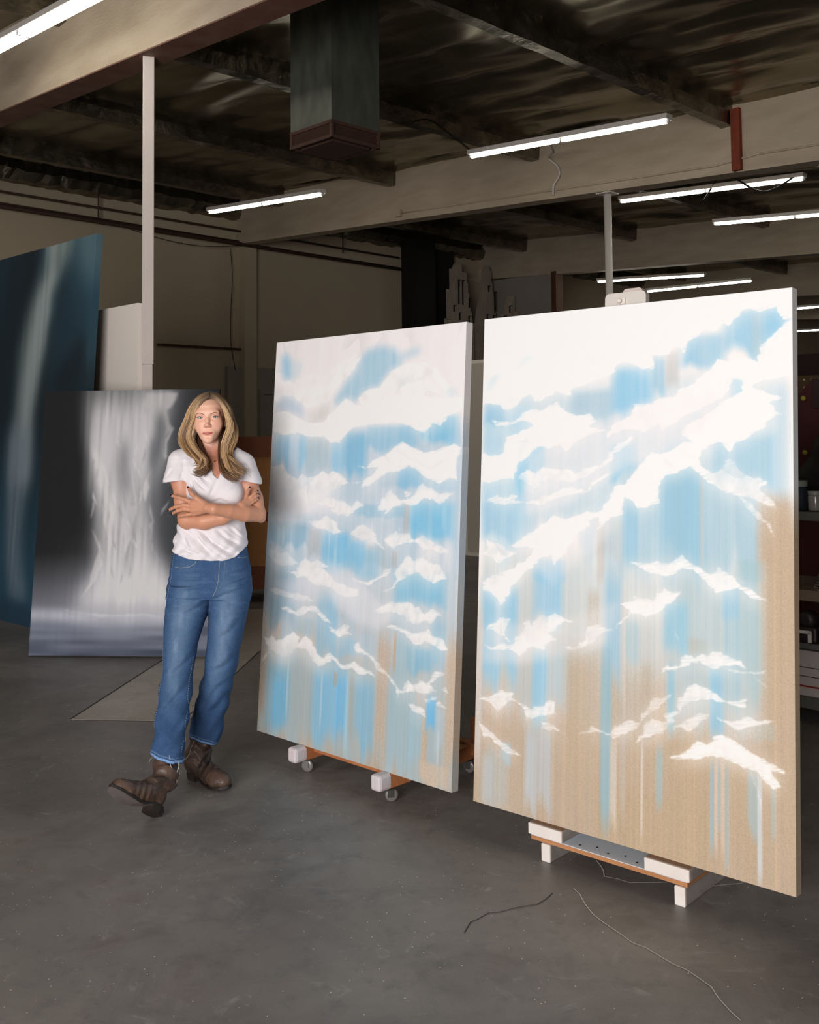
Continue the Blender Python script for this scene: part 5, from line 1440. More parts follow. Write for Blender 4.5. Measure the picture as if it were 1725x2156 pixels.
# --- shirt ---------------------------------------------------------------
SF = Field(arr(-.27, .30, .0028), arr(-.18, .2, .0028), arr(.92, 1.50, .0028))
def folds(X, Y, Z):
    b = np.clip((1.19 - Z) / .15, 0, 1)
    return .0050 * np.sin((X * 1.0 + Z * .75) * 62 + 2.6 * np.sin(Z * 30 + X * 12)) * b * np.clip(.6 + Y * -6, .2, 1) \
        + .0022 * np.sin((X * 1.4 - Z * .6) * 88 + 1.9 * np.sin(Z * 41)) * b \
        + .0028 * np.sin((Z + .35 * X) * 120 + 3 * np.sin(X * 18)) * np.clip((1.06 - Z) / .06, 0, 1) \
        + .0018 * np.sin((Z * .8 - np.abs(X - .0) * 1.1) * 110) * np.clip((Z - 1.25) / .05, 0, 1)
shirt = [(1.4400, 0.0128, 0.0350, 0.0517, 0.0550), (1.4274, 0.0107, 0.0350, 0.0727, 0.0620), (1.4148, 0.0054, 0.0350, 0.1012, 0.0700), (1.3960, 0.0096, 0.0300, 0.1274, 0.0820), (1.3668, 0.0105, 0.0250, 0.1377, 0.0960), (1.3250, 0.0188, 0.0200, 0.1322, 0.1080), (1.2624, 0.0233, 0.0180, 0.1300, 0.1150), (1.1994, 0.0157, 0.0250, 0.1343, 0.1080),
         (1.1366, 0.0042, 0.0300, 0.1427, 0.1020), (1.0947, 0.0027, 0.0320, 0.1500, 0.1020), (1.0324, 0.0041, 0.0300, 0.1593, 0.1120), (0.9910, 0.0013, 0.0280, 0.1665, 0.1200), (0.9702, 0.0024, 0.0280, 0.1612, 0.1210), (0.9452, 0.0097, 0.0280, 0.1413, 0.1150)]
SF.loft(shirt, .0, 2.35, wob=folds)
SF.ell((-0.0231, -0.0520, 1.2421), (.054, .05, .055), .03); SF.ell((0.1069, -0.0520, 1.2407), (.054, .05, .055), .03)
TF = Field(*SF.ax)
TF.chain([((-0.0904, 0.0300, 1.4034), .050), (SH_R, .053), ((-0.1385, -0.0080, 1.2988), .061)], .01)
TF.chain([((0.0990, 0.0300, 1.3950), .054), (SH_L, .0575), ((0.1711, 0.0120, 1.2903), .060)], .01)
# creases running from the armpit
for a, b in (((-0.0595, -0.0750, 1.3298), (-0.0000, -0.1050, 1.2695)), ((-0.0513, -0.0750, 1.3461), (0.0112, -0.1000, 1.3057)), ((0.1550, -0.0800, 1.3154), (0.1187, -0.1080, 1.2684)), ((-0.0647, -0.0700, 1.2989), (-0.0378, -0.1000, 1.2493))): SF.cone(a, b, .004, .002, .010, 'carve')
# sleeve hems: cut across the arm then hollow
for (sh, el, p, rr) in ((SH_R, EL_R, (-0.1329, -0.0050, 1.3028), .051), (SH_L, EL_L, (0.1714, 0.0100, 1.2987), .048)):
    n_ = np.array([.12 if sh is SH_R else -.30, 0, -1.0]); n_ /= np.linalg.norm(n_)
    lo, hi = ((-.30, -.2, .9), (.0, .2, 1.5)) if sh is SH_R else ((.02, -.2, .9), (.35, .2, 1.5))
    c0 = float(n_ @ np.array(p)); TF.cut(n_, c0, lo, hi)
    d_ = np.array(el) - np.array(sh); a_ = np.array(p) - d_ * .12
    TF.cone(tuple(np.array(p) - d_ * .10 + (0, .0, 0)), tuple(np.array(p) + d_ * .5), rr * .8, rr * 1.06, .0, 'carve')
h_ = np.clip(.5 + .5 * (SF.F - TF.F) / .022, 0, 1); SF.F = SF.F * (1 - h_) + TF.F * h_ - .022 * h_ * (1 - h_); del TF
# V neck and neck hole
sl, g = SF.region((-.3, -.3, 1.2), (.3, .3, 1.6))
ap = Vector((0.0541, -0.1000, 1.3113)); lf = Vector((-0.0153, -0.0500, 1.3984)); rt = Vector((0.0923, -0.0500, 1.3931))
def halfplane(a, b):      # negative on the neck side of the line a->b seen from the front
    dx, dz = b.x - a.x, b.z - a.z; L_ = math.hypot(dx, dz); return lambda X, Z: ((X - a.x) * dz - (Z - a.z) * dx) / L_
h1 = halfplane(ap, lf)(g[0], g[2]); h2 = halfplane(rt, ap)(g[0], g[2])
wav = .0022 * np.sin(g[2] * 260 + g[0] * 120)
vn = np.maximum(np.maximum(h1, h2) if True else 0, g[1] - .03)
vn = np.maximum(np.maximum(-h1, -h2), g[1] - .03) + wav
SF.put(sl, vn + 0 * g[0], .004, 'carve')
SF.chain([((0.0064, 0.0300, 1.3772), .052), ((0.0064, 0.0300, 1.4717), .062)], .006, 'carve')
# hem curve at the bottom: higher on the right side of the picture
sl, g = SF.region((-.3, -.3, .9), (.32, .3, 1.06))
hx = np.array([(-0.1586, 0.0000, 0.9960)[0], (-0.1357, 0.0000, 0.9834)[0], (-0.0837, 0.0000, 0.9663)[0], (-0.0005, 0.0000, 0.9613)[0], (0.0723, 0.0000, 0.9563)[0], (0.1244, 0.0000, 0.9702)[0], (0.1536, 0.0000, 0.9968)[0], (0.1724, 0.0000, 1.0337)[0]])
hz = np.array([(-0.1586, 0.0000, 1.0001)[2], (-0.1357, 0.0000, 0.9875)[2], (-0.0837, 0.0000, 0.9704)[2], (-0.0005, 0.0000, 0.9633)[2], (0.0723, 0.0000, 0.9584)[2], (0.1244, 0.0000, 0.9723)[2], (0.1536, 0.0000, 1.0009)[2], (0.1724, 0.0000, 1.0379)[2]])
hm = np.interp(g[0].ravel(), hx, hz).reshape(g[0].shape)
SF.F[sl] = np.maximum(SF.F[sl], hm - g[2] + 0 * g[1])
V, me = SF.mesh('shirt', 2)
V = crease(V, me, [
    ([(-0.0595, -0.0750, 1.3298), (-0.0256, -0.1000, 1.2939), (0.0091, -0.1100, 1.2616)], .006, .007), ([(-0.0513, -0.0750, 1.3543), (-0.0133, -0.1000, 1.3222), (0.0275, -0.1000, 1.2933)], .005, .007), ([(-0.0647, -0.0700, 1.2928), (-0.0460, -0.1000, 1.2616), (-0.0215, -0.1000, 1.2329)], .005, .006),
    ([(0.1591, -0.0800, 1.3215), (0.1378, -0.1000, 1.2921), (0.1110, -0.1100, 1.2686)], .005, .007), ([(0.0500, -0.1000, 1.2992), (0.0376, -0.1100, 1.2694), (0.0213, -0.1100, 1.2412)], .004, .007),
    ([(-0.0563, -0.0800, 1.0894), (-0.0235, -0.0900, 1.0414), (0.0214, -0.0900, 0.9923)], .006, .007), ([(-0.0153, -0.0800, 1.0849), (0.0295, -0.0900, 1.0408), (0.0907, -0.0900, 0.9996)], .007, .007), ([(0.0460, -0.0800, 1.0924), (0.0931, -0.0800, 1.0512), (0.1421, -0.0800, 1.0223)], .006, .007), ([(0.0972, -0.0800, 1.1000), (0.1279, -0.0800, 1.0712), (0.1651, -0.0700, 1.0453)], .006, .006),
    ([(-0.1016, -0.0600, 1.0798), (-0.0910, -0.0800, 1.0451), (-0.0684, -0.0900, 1.0054)], .005, .007), ([(-0.1347, -0.0500, 1.0219), (-0.0828, -0.0800, 1.0044), (-0.0031, -0.0900, 0.9885)], .004, .005), ([(-0.1306, -0.0500, 1.0382), (-0.0992, -0.0800, 1.0208), (-0.0602, -0.0900, 0.9972)], .004, .005),
    ([(-0.1356, -0.0300, 1.4012), (-0.1457, -0.0400, 1.3603), (-0.1770, -0.0300, 1.3127)], .004, .007), ([(-0.1042, -0.0500, 1.3870), (-0.1040, -0.0600, 1.3461), (-0.1144, -0.0500, 1.3088)], .004, .006), ([(0.1701, -0.0200, 1.3769), (0.1841, -0.0300, 1.3460), (0.1908, -0.0200, 1.3124)], .004, .006), ([(0.0193, -0.1000, 1.2081), (0.0642, -0.1000, 1.2238), (0.1009, -0.1000, 1.2112)], .003, .006)])
M_shirt = mat('white_cotton', '#e4dee2', .9, bump=.12, bscale=90, spec=.2)
link('shirt', me, M_shirt, person, True)

# --- jeans -----------------------------------------------------------------
JF = Field(arr(-.29, .24, .003), arr(-.38, .2, .003), arr(.02, 1.04, .003))
def jf(X, Y, Z):
    return .0011 * np.sin(Z * 150 + X * 30 + 2 * np.sin(X * 40)) * np.clip((Z - .66) / .1, 0, 1) * np.clip((.93 - Z) / .04, 0, 1) \
        + .0035 * np.sin((Z * .75 + X * .9) * 60 + 1.5 * np.sin(Z * 17)) * np.clip((.62 - Z) / .12, 0, 1) \
        + .0022 * np.sin((Z * .9 - X * 1.2) * 85) * np.clip((.42 - Z) / .1, 0, 1)
JF.loft([(1.0324, 0.0031, 0.0300, 0.1478, 0.1000), (0.9908, 0.0020, 0.0300, 0.1592, 0.1060), (0.9493, -0.0001, 0.0300, 0.1696, 0.1120), (0.8870, 0.0009, 0.0300, 0.1789, 0.1180), (0.8256, -0.0013, 0.0250, 0.1838, 0.1140), (0.7933, -0.0034, 0.0200, 0.1846, 0.1050)], 0, 2.4, wob=jf)
LLEG = [(0.8509, -0.0836, 0.0000, 0.0956, 0.0940), (0.7892, -0.0846, 0.0000, 0.0986, 0.0940), (0.7303, -0.0948, -0.0150, 0.0930, 0.0900), (0.6719, -0.1048, -0.0300, 0.0834, 0.0850), (0.5968, -0.1114, -0.0600, 0.0715, 0.0780), (0.5230, -0.1127, -0.0900, 0.0669, 0.0730), (0.4330, -0.1135, -0.1300, 0.0682, 0.0680), (0.3478, -0.1168, -0.1800, 0.0684, 0.0650), (0.2518, -0.1149, -0.2500, 0.0662, 0.0640), (0.1690, -0.1131, -0.2900, 0.0655, 0.0660)]
RLEG = [(0.8460, 0.0947, 0.0200, 0.0866, 0.0960), (0.7799, 0.0893, 0.0200, 0.0876, 0.0940), (0.7017, 0.0778, 0.0200, 0.0823, 0.0880), (0.6195, 0.0673, 0.0200, 0.0760, 0.0820), (0.4954, 0.0485, 0.0250, 0.0687, 0.0740), (0.3919, 0.0225, 0.0300, 0.0707, 0.0690), (0.2871, -0.0044, 0.0400, 0.0729, 0.0660), (0.2245, -0.0200, 0.0450, 0.0708, 0.0650), (0.1209, -0.0440, 0.0500, 0.0666, 0.0630)]
JF.loft(LLEG, .012, 2.2, wob=jf); JF.loft(RLEG, .012, 2.2, wob=jf)
def cutleg(p, q, lo, hi):
    a, b = Vector(p), Vector(q); t = (b - a).normalized(); n_ = Vector((0, 1, 0)).cross(t); n_ = n_ if n_.z < 0 else -n_
    JF.cut(tuple(n_), n_.dot(a), lo, hi)
cutleg((-0.1773, -0.2800, 0.2082), (-0.0498, -0.2800, 0.1784), (-.3, -.4, 0), ((-0.0402, -0.2800, 0.2599)[0], .2, .25))
cutleg((-0.1022, 0.0400, 0.2002), (0.0267, 0.0400, 0.1477), ((-0.1017, 0.0000, 0.1773)[0], -.16, 0), (.3, .2, .25))
V, me = JF.mesh('jeans', 2)
V = crease(V, me, [
    ([(-0.0314, -0.1100, 0.5824), (-0.0788, -0.1600, 0.5344), (-0.1493, -0.1400, 0.4793)], .007, .011), ([(-0.0350, -0.1500, 0.4863), (-0.0859, -0.1900, 0.4242), (-0.1486, -0.2000, 0.3535), (-0.1653, -0.2200, 0.3166)], .009, .012), ([(-0.0402, -0.2000, 0.3524), (-0.0793, -0.2700, 0.3049), (-0.1171, -0.2900, 0.2599)], .006, .010),
    ([(0.0236, -0.0600, 0.7936), (0.0884, -0.0900, 0.8179), (0.1650, -0.0600, 0.8408)], .005, .008), ([(0.0172, -0.0900, 0.7986), (-0.0642, -0.0900, 0.7954), (-0.1502, -0.0700, 0.8012)], .005, .008), ([(0.0091, -0.0900, 0.7866), (-0.0438, -0.0900, 0.7549), (-0.0946, -0.0900, 0.7313)], .005, .010),
    ([(0.1454, -0.0300, 0.7099), (0.1033, -0.0600, 0.6551), (0.0562, -0.0600, 0.6253)], .006, .012), ([(0.1208, -0.0200, 0.5454), (0.0706, -0.0500, 0.5019), (0.0194, -0.0500, 0.4823)], .006, .012), ([(0.0778, 0.0000, 0.3784), (0.0360, -0.0300, 0.3258), (-0.0112, -0.0300, 0.2960)], .006, .012), ([(0.0924, 0.0000, 0.4393), (0.0463, -0.0300, 0.4166), (0.0052, -0.0300, 0.3564)], .004, .009),
    ([(-0.1363, -0.0600, 0.9090), (-0.0766, -0.0800, 0.9051), (-0.0235, -0.0900, 0.9099)], .0028, .006), ([(-0.1404, -0.0600, 0.8766), (-0.0744, -0.0900, 0.8741), (-0.0072, -0.0900, 0.8754)], .0028, .006), ([(-0.1444, -0.0600, 0.8401), (-0.0683, -0.0900, 0.8378), (0.0009, -0.0900, 0.8431)], .003, .006),
    ([(0.0929, -0.0800, 0.8972), (0.1463, -0.0700, 0.9074), (0.1764, -0.0400, 0.9193)], .0028, .006), ([(0.0928, -0.0800, 0.8567), (0.1442, -0.0700, 0.8689), (0.1830, -0.0300, 0.8831)], .0028, .006), ([(-0.1592, -0.1000, 0.6657), (-0.0979, -0.1200, 0.6390), (-0.0517, -0.1100, 0.6465)], .003, .012)])
def near_leg(LEG, V):
    R = np.array(sorted(LEG)); cx = np.interp(V[:, 2], R[:, 0], R[:, 1]); rx = np.interp(V[:, 2], R[:, 0], R[:, 3]); return (V[:, 0] - cx) / rx
la, lb = near_leg(LLEG, V), near_leg(RLEG, V)
left = np.abs(la) < np.abs(lb); rel = np.where(left, la, lb)
z = V[:, 2]; nz = vnoise(V[:, 0] * 60, V[:, 2] * 18, 3); n2 = vnoise(V[:, 0] * 25, V[:, 2] * 70, 4); n3 = vnoise(V[:, 0] * 300, V[:, 2] * 300, 6)
jc = np.tile(np.array([.215, .325, .475]), (len(V), 1))
fade = np.exp(-((rel + .0) / .5) ** 2) * np.clip((z - .32) / .2, 0, 1) * np.clip((1.02 - z) / .3, 0, 1)
jc += (fade * (.55 + .45 * nz))[:, None] * np.array([.24, .22, .17])
wh = np.clip(n2 - .6, 0, 1) * np.clip((z - .68) / .1, 0, 1) * (z < .93); jc += wh[:, None] * .13
jc += ((n3 - .5) * .05)[:, None]
jc = np.clip(jc, .05, 1)
Vj = V
zl = Vector((-0.1155, -0.2800, 0.1943)).z; zr_ = Vector((-0.0378, 0.0400, 0.1729)).z
# pale released hem band
for sel, p, q in ((left, (-0.1773, -0.2800, 0.2158), (-0.0498, -0.2800, 0.1860)), (~left, (-0.1023, 0.0400, 0.2083), (0.0267, 0.0400, 0.1559))):
    zz = p[2] + (V[:, 0] - p[0]) / (q[0] - p[0]) * (q[2] - p[2]); dd = z - zz
    jc[sel & (dd < .004) & (dd > -.004)] = (.48, .62, .80); jc[sel & (dd <= -.004)] = (.13, .20, .36); jc[sel & (dd > .010) & (dd < .014)] = (.36, .46, .62)
setcol(me, np.where(jc <= .04045, jc / 12.92, ((jc + .055) / 1.055) ** 2.4))
M_jean = mat('denim', '#ffffff', .85, attr=True, bump=.25, bscale=300, spec=.2)
jeans = link('jeans', me, M_jean, person, True)
JT = BVHTree.FromPolygons([tuple(v) for v in V], [tuple(p.vertices) for p in me.polygons])
def on_jeans(x, zq, off=.0006, y0=-1):
    h = JT.ray_cast(Vector((x, y0, zq)), Vector((0, 1, 0))); return (h[0] + Vector((0, -off, 0))) if h[0] is not None else None
M_thread = mat('pale_thread', '#8f96a0', .8); M_dkseam = mat('dark_seam', '#1d2d4e', .9)
def stitch(name, pts, r_, M, dash=None, y0=-1):
    mb = MB(); P = []
    for i in range(len(pts) - 1):
        a, b = pts[i], pts[i + 1]; n_ = max(2, int(math.hypot(a[0] - b[0], a[2] - b[2]) / .004))
        for k in range(n_): q = lerp3(a, b, k / n_); h = on_jeans(q[0], q[2], .0006, y0); P.append(h)
    P = [q for q in P if q is not None]
    if dash:
        for i in range(0, len(P) - 2, 2):
            if (P[i + 1] - P[i]).length < .012: mb.tube(P[i:i + 2], r_, 5)
    else: mb.tube(P, r_, 5)
    if len(P) > 2: mb.build(name, M, jeans)
stitch('side_seam', [(-0.1441, 0.0000, 1.0165), (-0.1544, 0.0000, 0.9237), (-0.1625, 0.0000, 0.8311), (-0.1770, 0.0000, 0.7861), (-0.1851, 0.0000, 0.6671), (-0.1684, -0.0900, 0.5236), (-0.1730, -0.1000, 0.4660), (-0.1767, -0.1500, 0.3796), (-0.1781, -0.2000, 0.2957)], .0011, M_thread, 2)
stitch('inner_seam', [(-0.0459, -0.0700, 0.5580), (-0.0557, -0.1000, 0.4648), (-0.0510, -0.1500, 0.3783), (-0.0515, -0.2200, 0.2807), (-0.0537, -0.2800, 0.2069)], .0010, M_thread, 2)
stitch('inner_seam', [(-0.0171, 0.0200, 0.4972), (-0.0378, 0.0200, 0.4155), (-0.0586, 0.0200, 0.3237), (-0.0814, 0.0300, 0.2498), (-0.0938, 0.0300, 0.1989)], .0010, M_thread, 2, -.12)
stitch('pocket_edge', [(-0.1387, -0.0500, 0.9322), (-0.1095, -0.0700, 0.9304), (-0.0705, -0.0800, 0.9354), ((-0.0459, -0.0900, 0.9485)), (-0.0357, -0.0900, 0.9686)], .0016, M_thread)
stitch('pocket_edge', [(0.1770, -0.0300, 0.9712), (0.1550, -0.0600, 0.9649), (0.1297, -0.0800, 0.9717)], .0014, M_thread)
stitch('fly_seam', [(0.0601, -0.0900, 0.9717), (0.0600, -0.0900, 0.9231), (0.0559, -0.0900, 0.8727), (0.0478, -0.0900, 0.8385), (0.0316, -0.0800, 0.8049)], .0013, M_thread)
stitch('fly_seam', [(0.0825, -0.0900, 0.9674), (0.0824, -0.0900, 0.9128), (0.0804, -0.0900, 0.8785), ((0.0661, -0.0900, 0.8524)), (0.0539, -0.0900, 0.8425)], .0009, M_thread, 2)
stitch('belt_loop', [(-0.0153, -0.0900, 0.9785), (-0.0194, -0.0900, 0.9584)], .004, mat('denim_trim', '#6d8fb4', .85))
mb = MB()
for q in ((-0.1325, -0.0500, 0.9260), (-0.1221, -0.0600, 0.9781), (-0.0583, -0.0800, 0.9697)):
    h = on_jeans(q[0], q[2])
    if h is not None: mb.lathe([(.0020, 0), (.0016, .0010)], h, 10, Matrix.Rotation(math.pi / 2, 3, 'X'))
mb.build('rivet', mat('copper', '#6e4434', .4, metal=.8), jeans)
mb = MB()
for a, b, c, d in (((-0.1659, -0.3100, 0.2136), (-0.1647, -0.3300, 0.2067), (-0.1716, -0.3400, 0.2043), (-0.1722, -0.3450, 0.1947)), ((-0.0960, -0.3300, 0.2191), (-0.0867, -0.3450, 0.1863), (-0.0760, -0.3500, 0.1599), (-0.0722, -0.3500, 0.1468)), ((-0.0620, -0.3200, 0.1968), (-0.0559, -0.3300, 0.1774), (-0.0623, -0.3350, 0.1548), (-0.0653, -0.3300, 0.0878)),
                   ((-0.0547, -0.3100, 0.1898), (-0.0600, -0.3200, 0.1686), (-0.0562, -0.3200, 0.1405), (-0.0638, -0.3200, 0.1181)), ((-0.0953, -0.0200, 0.2033), (-0.0972, -0.0300, 0.1761), (-0.1013, -0.0300, 0.1460), (-0.1055, -0.0200, 0.1228)), ((-0.0583, -0.0300, 0.1858), (-0.0683, -0.0500, 0.1618), (-0.0743, -0.0600, 0.1349), (-0.0948, -0.0500, 0.1121))):
    mb.tube([a, b, c, d], .0011, 5)
mb.build('loose_threads', mat('frayed_thread', '#c9c0b4', .9), jeans)

# --- boots --------------------------------------------------------------------
M_boot = mat('worn_brown_leather', '#2b201b', .45, var=.75, vscale=14, color2='#735a4c', bump=.6, bscale=34, detail=9)
M_sole = mat('scuffed_sole', '#6b625e', .7, var=.5, vscale=20, color2='#4a4340')
M_welt = mat('dark_welt', '#241c19', .6)
M_heel = mat('stacked_heel', '#2a211d', .6, var=.4, vscale=30)
def boot(o, fx, fup, top, topr, mid, label):
    """o: back of the heel at floor level, fx: direction of the toe, fup: up of the foot"""
    o = Vector(o); fx = Vector(fx).normalized(); fy = Vector(fup).cross(fx).normalized(); fz = fx.cross(fy)
    T = lambda x, y, z: tuple(o + fx * x + fy * y + fz * z)
    pts = [T(-.05, 0, -.05), T(.33, 0, .2), top, mid]; lo = np.min(pts, 0) - .09; hi = np.max(pts, 0) + .09
    G = Field(arr(lo[0], hi[0], .0026), arr(lo[1], hi[1], .0026), arr(lo[2], hi[2], .0026))
    G.cone(T(.040, 0, .062), T(.055, 0, .10), .034, .040, .01)
    G.chain([(T(.045, 0, .066), .034), (T(.10, 0, .064), .033), (T(.15, 0, .050), .030), (T(.205, 0, .036), .028), (T(.238, 0, .033), .025)], .025)
    for s in (-1, 1): G.chain([(T(.09, s * .006, .050), .027), (T(.15, s * .012, .036), .026), (T(.205, s * .015, .030), .025), (T(.235, s * .008, .030), .022)], .02)
    G.cone(T(.055, 0, .10), mid, .041, topr, .03); G.cone(mid, top, topr, topr * 1.02, .02)
    # slouch of the shaft and creases over the instep
    A3 = Vector(T(.06, 0, .07)); n1 = (Vector(top) - A3).normalized(); X, Y, Z = np.meshgrid(*G.ax, indexing='ij', sparse=True)
    s_ = (X - A3.x) * n1.x + (Y - A3.y) * n1.y + (Z - A3.z) * n1.z; w_ = (X - A3.x) * fy.x + (Y - A3.y) * fy.y + (Z - A3.z) * fy.z; v_ = (X - A3.x) * fx.x + (Y - A3.y) * fx.y + (Z - A3.z) * fx.z
    G.F += (.0048 * np.sin(s_ * 105 + 14 * v_ + 1.6 * np.sin(w_ * 60 + v_ * 40)) * np.clip(s_ / .03, 0, 1) + .0020 * np.sin(v_ * 210 + 2 * np.sin(w_ * 70)) * np.clip((v_ - .03) / .02, 0, 1) * np.clip((.13 - v_) / .02, 0, 1)).astype(np.float32)
    xl = (X - o.x) * fx.x + (Y - o.y) * fx.y + (Z - o.z) * fx.z; zl = (X - o.x) * fz.x + (Y - o.y) * fz.y + (Z - o.z) * fz.z
    G.F = np.maximum(G.F, (np.interp(xl.ravel(), [0, .07, .13, .2, .28], [.028, .028, .008, .008, .02]).reshape(xl.shape) - zl).astype(np.float32))
    V, me = G.mesh('boot', 2)
    bo = link('boot', me, M_boot, person, True); bo['label'] = label
    sm = bmesh.new()
    def zs(x): return .030 if x < .07 else (.030 - .024 * min(1, (x - .07) / .06) + (.012 * max(0, (x - .2) / .07) ** 1.5))
    def hw(x): return float(np.interp(x, [0, .01, .04, .09, .14, .19, .225, .25, .268, .277], [.016, .026, .032, .028, .036, .0435, .041, .033, .019, .006]))
    X5 = [0, .01, .03, .055, .08, .10, .12, .145, .17, .195, .215, .235, .25, .262, .271, .277]; rows = []
    for x in X5: rows.append([sm.verts.new(T(x, sg * hw(x), zz)) for sg, zz in ((-1, zs(x) - .005), (1, zs(x) - .005), (1, zs(x) + .006), (-1, zs(x) + .006))])
    for a, b in zip(rows[:-1], rows[1:]):
        for k in range(4): sm.faces.new((a[k], a[(k + 1) % 4], b[(k + 1) % 4], b[k])).material_index = 0 if k == 0 else 1
    sm.faces.new(rows[0]).material_index = 1; sm.faces.new(rows[-1][::-1]).material_index = 1
    bmesh.ops.recalc_face_normals(sm, faces=sm.faces)
    me = bpy.data.meshes.new('sole'); sm.to_mesh(me); sm.free(); link('sole', me, [M_sole, M_welt], bo)
    hb = MB(); hp = [(0, -.024), (.03, -.032), (.066, -.031), (.070, 0), (.066, .031), (.03, .032), (0, .024)]
    a = [hb.bm.verts.new(T(.006 + x * .94, y * .95, .0)) for x, y in hp]; b = [hb.bm.verts.new(T(x, y, .027)) for x, y in hp]
    hb.bm.faces.new(a); hb.bm.faces.new(b[::-1])
    for i in range(len(hp)): hb.bm.faces.new((a[i], b[i], b[(i + 1) % 7], a[(i + 1) % 7]))
    hb.build('heel', M_heel, bo)
boot((-0.0943, 0.0712, 0.0000), vd((-0.0943, 0.0712, 0.0000), (0.1177, -0.1249, -0.0000)), (0, 0, 1), (-0.0398, 0.0400, 0.1729), .050, (-0.0669, 0.0600, 0.0771), 'brown boot flat on the floor')
boot((-0.1193, -0.4037, 0.0000), (-.54, -.60, .59), (.115, .65, .76), (-0.1162, -0.2850, 0.1845), .048, (-0.1130, -0.3300, 0.1257), 'brown boot tipped back on its heel')

# --- hair ------------------------------------------------------------------------
M_hair = mat('dark_blonde_hair', '#ffffff', .42, attr=True, spec=.45)
hair_V, hair_F, hair_C = [], [], []
def strand(pts, r0_, c_root, c_mid, c_tip, flat=1.0):
    """tapered lock through the control points (Catmull-Rom)"""
    P = [Vector(p) for p in pts]; P = [P[0] * 2 - P[1]] + P + [P[-1] * 2 - P[-2]]; S_ = []
    for i in range(1, len(P) - 2):
        for k in range(6):
            t = k / 6; a, b, c, d = P[i - 1], P[i], P[i + 1], P[i + 2]
            S_.append(.5 * ((2 * b) + (c - a) * t + (2 * a - 5 * b + 4 * c - d) * t * t + (3 * b - a - 3 * c + d) * t ** 3))
    S_.append(P[-2]); n = len(S_); base = len(hair_V); ns = 5
    for i, p in enumerate(S_):
        t = (S_[min(i + 1, n - 1)] - S_[max(i - 1, 0)]).normalized(); s_ = t.cross(Vector((0, -1, 0)))
        s_ = s_.normalized() if s_.length > 1e-4 else Vector((1, 0, 0)); o_ = s_.cross(t); k = i / (n - 1)
        r_ = r0_ * min(1, .55 + 3 * k) * (1 - max(0, (k - .6) / .4) ** 1.6 * .85)
        col = np.array(c_root) * max(0, 1 - k / .22) + np.array(c_mid) * (1 - abs(k - .45) / .55 if k > .22 else k / .22) if k < .22 else np.array(c_mid) * (1 - (k - .22) / .78) + np.array(c_tip) * ((k - .22) / .78)
        for j in range(ns):
            q = 2 * math.pi * j / ns; hair_V.append(tuple(p + s_ * math.cos(q) * r_ + o_ * math.sin(q) * r_ * .55)); hair_C.append(col)
    for i in range(n - 1):
        for j in range(ns): hair_F.append((base + i * ns + j, base + i * ns + (j + 1) % ns, base + (i + 1) * ns + (j + 1) % ns, base + (i + 1) * ns + j))
hc = {k: np.array(lin(v)) for k, v in dict(root='#54402f', brown='#6f5038', mid='#9d7a55', gold='#c0986a', pale='#dcbc92', dark='#3a251b').items()}
def part(t): return Vector(hd(.000 + .004 * t, -.078 + .13 * t, .082 + .030 * math.sin(min(1, t * 1.3) * 1.9) - .01 * max(0, t - .6)))
# guides: for each side, rows from the face-framing lock (0) to the back (3)
GL = [   # left of the picture
 [(.0, (0.0172, -0.0780, 1.6660)), (-0.0149, -0.0820, 1.6456), (-0.0322, -0.0780, 1.6129), (-0.0401, -0.0700, 1.5719), (-0.0541, -0.0620, 1.5350), (-0.0624, -0.0620, 1.4939), (-0.0431, -0.0750, 1.4486), (-0.0158, -0.0880, 1.4157), (0.0020, -0.0950, 1.3953), (0.0010, -0.1000, 1.3669), (-0.0211, -0.1020, 1.3509)],
 [(.0, (0.0127, -0.0550, 1.6813)), (-0.0287, -0.0650, 1.6566), (-0.0546, -0.0600, 1.6136), (-0.0691, -0.0500, 1.5663), (-0.0826, -0.0450, 1.5251), (-0.0877, -0.0500, 1.4838), (-0.0652, -0.0680, 1.4405), (-0.0328, -0.0850, 1.4076), (-0.0063, -0.0940, 1.3872), (-0.0092, -0.1000, 1.3629), (-0.0297, -0.1000, 1.3591)],
 [(.0, (0.0058, -0.0200, 1.6890)), (-0.0381, -0.0300, 1.6662), (-0.0735, -0.0300, 1.6228), (-0.0939, -0.0220, 1.5732), (-0.1100, -0.0150, 1.5255), (-0.1156, -0.0180, 1.4818), (-0.0961, -0.0400, 1.4424), (-0.0615, -0.0660, 1.4157), (-0.0293, -0.0820, 1.3993), (-0.0154, -0.0900, 1.3831), (-0.0307, -0.0950, 1.3711)],
 [(.0, (-0.0019, 0.0300, 1.6932)), (-0.0441, 0.0300, 1.6788), (-0.0864, 0.0400, 1.6310), (-0.1054, 0.0500, 1.5679), (-0.1171, 0.0550, 1.5151), (-0.1202, 0.0500, 1.4729), (-0.1073, 0.0300, 1.4414), (-0.0818, -0.0100, 1.4209), (-0.0587, -0.0400, 1.4068), (-0.0432, -0.0550, 1.3947), (-0.0328, -0.0650, 1.3825)],
]
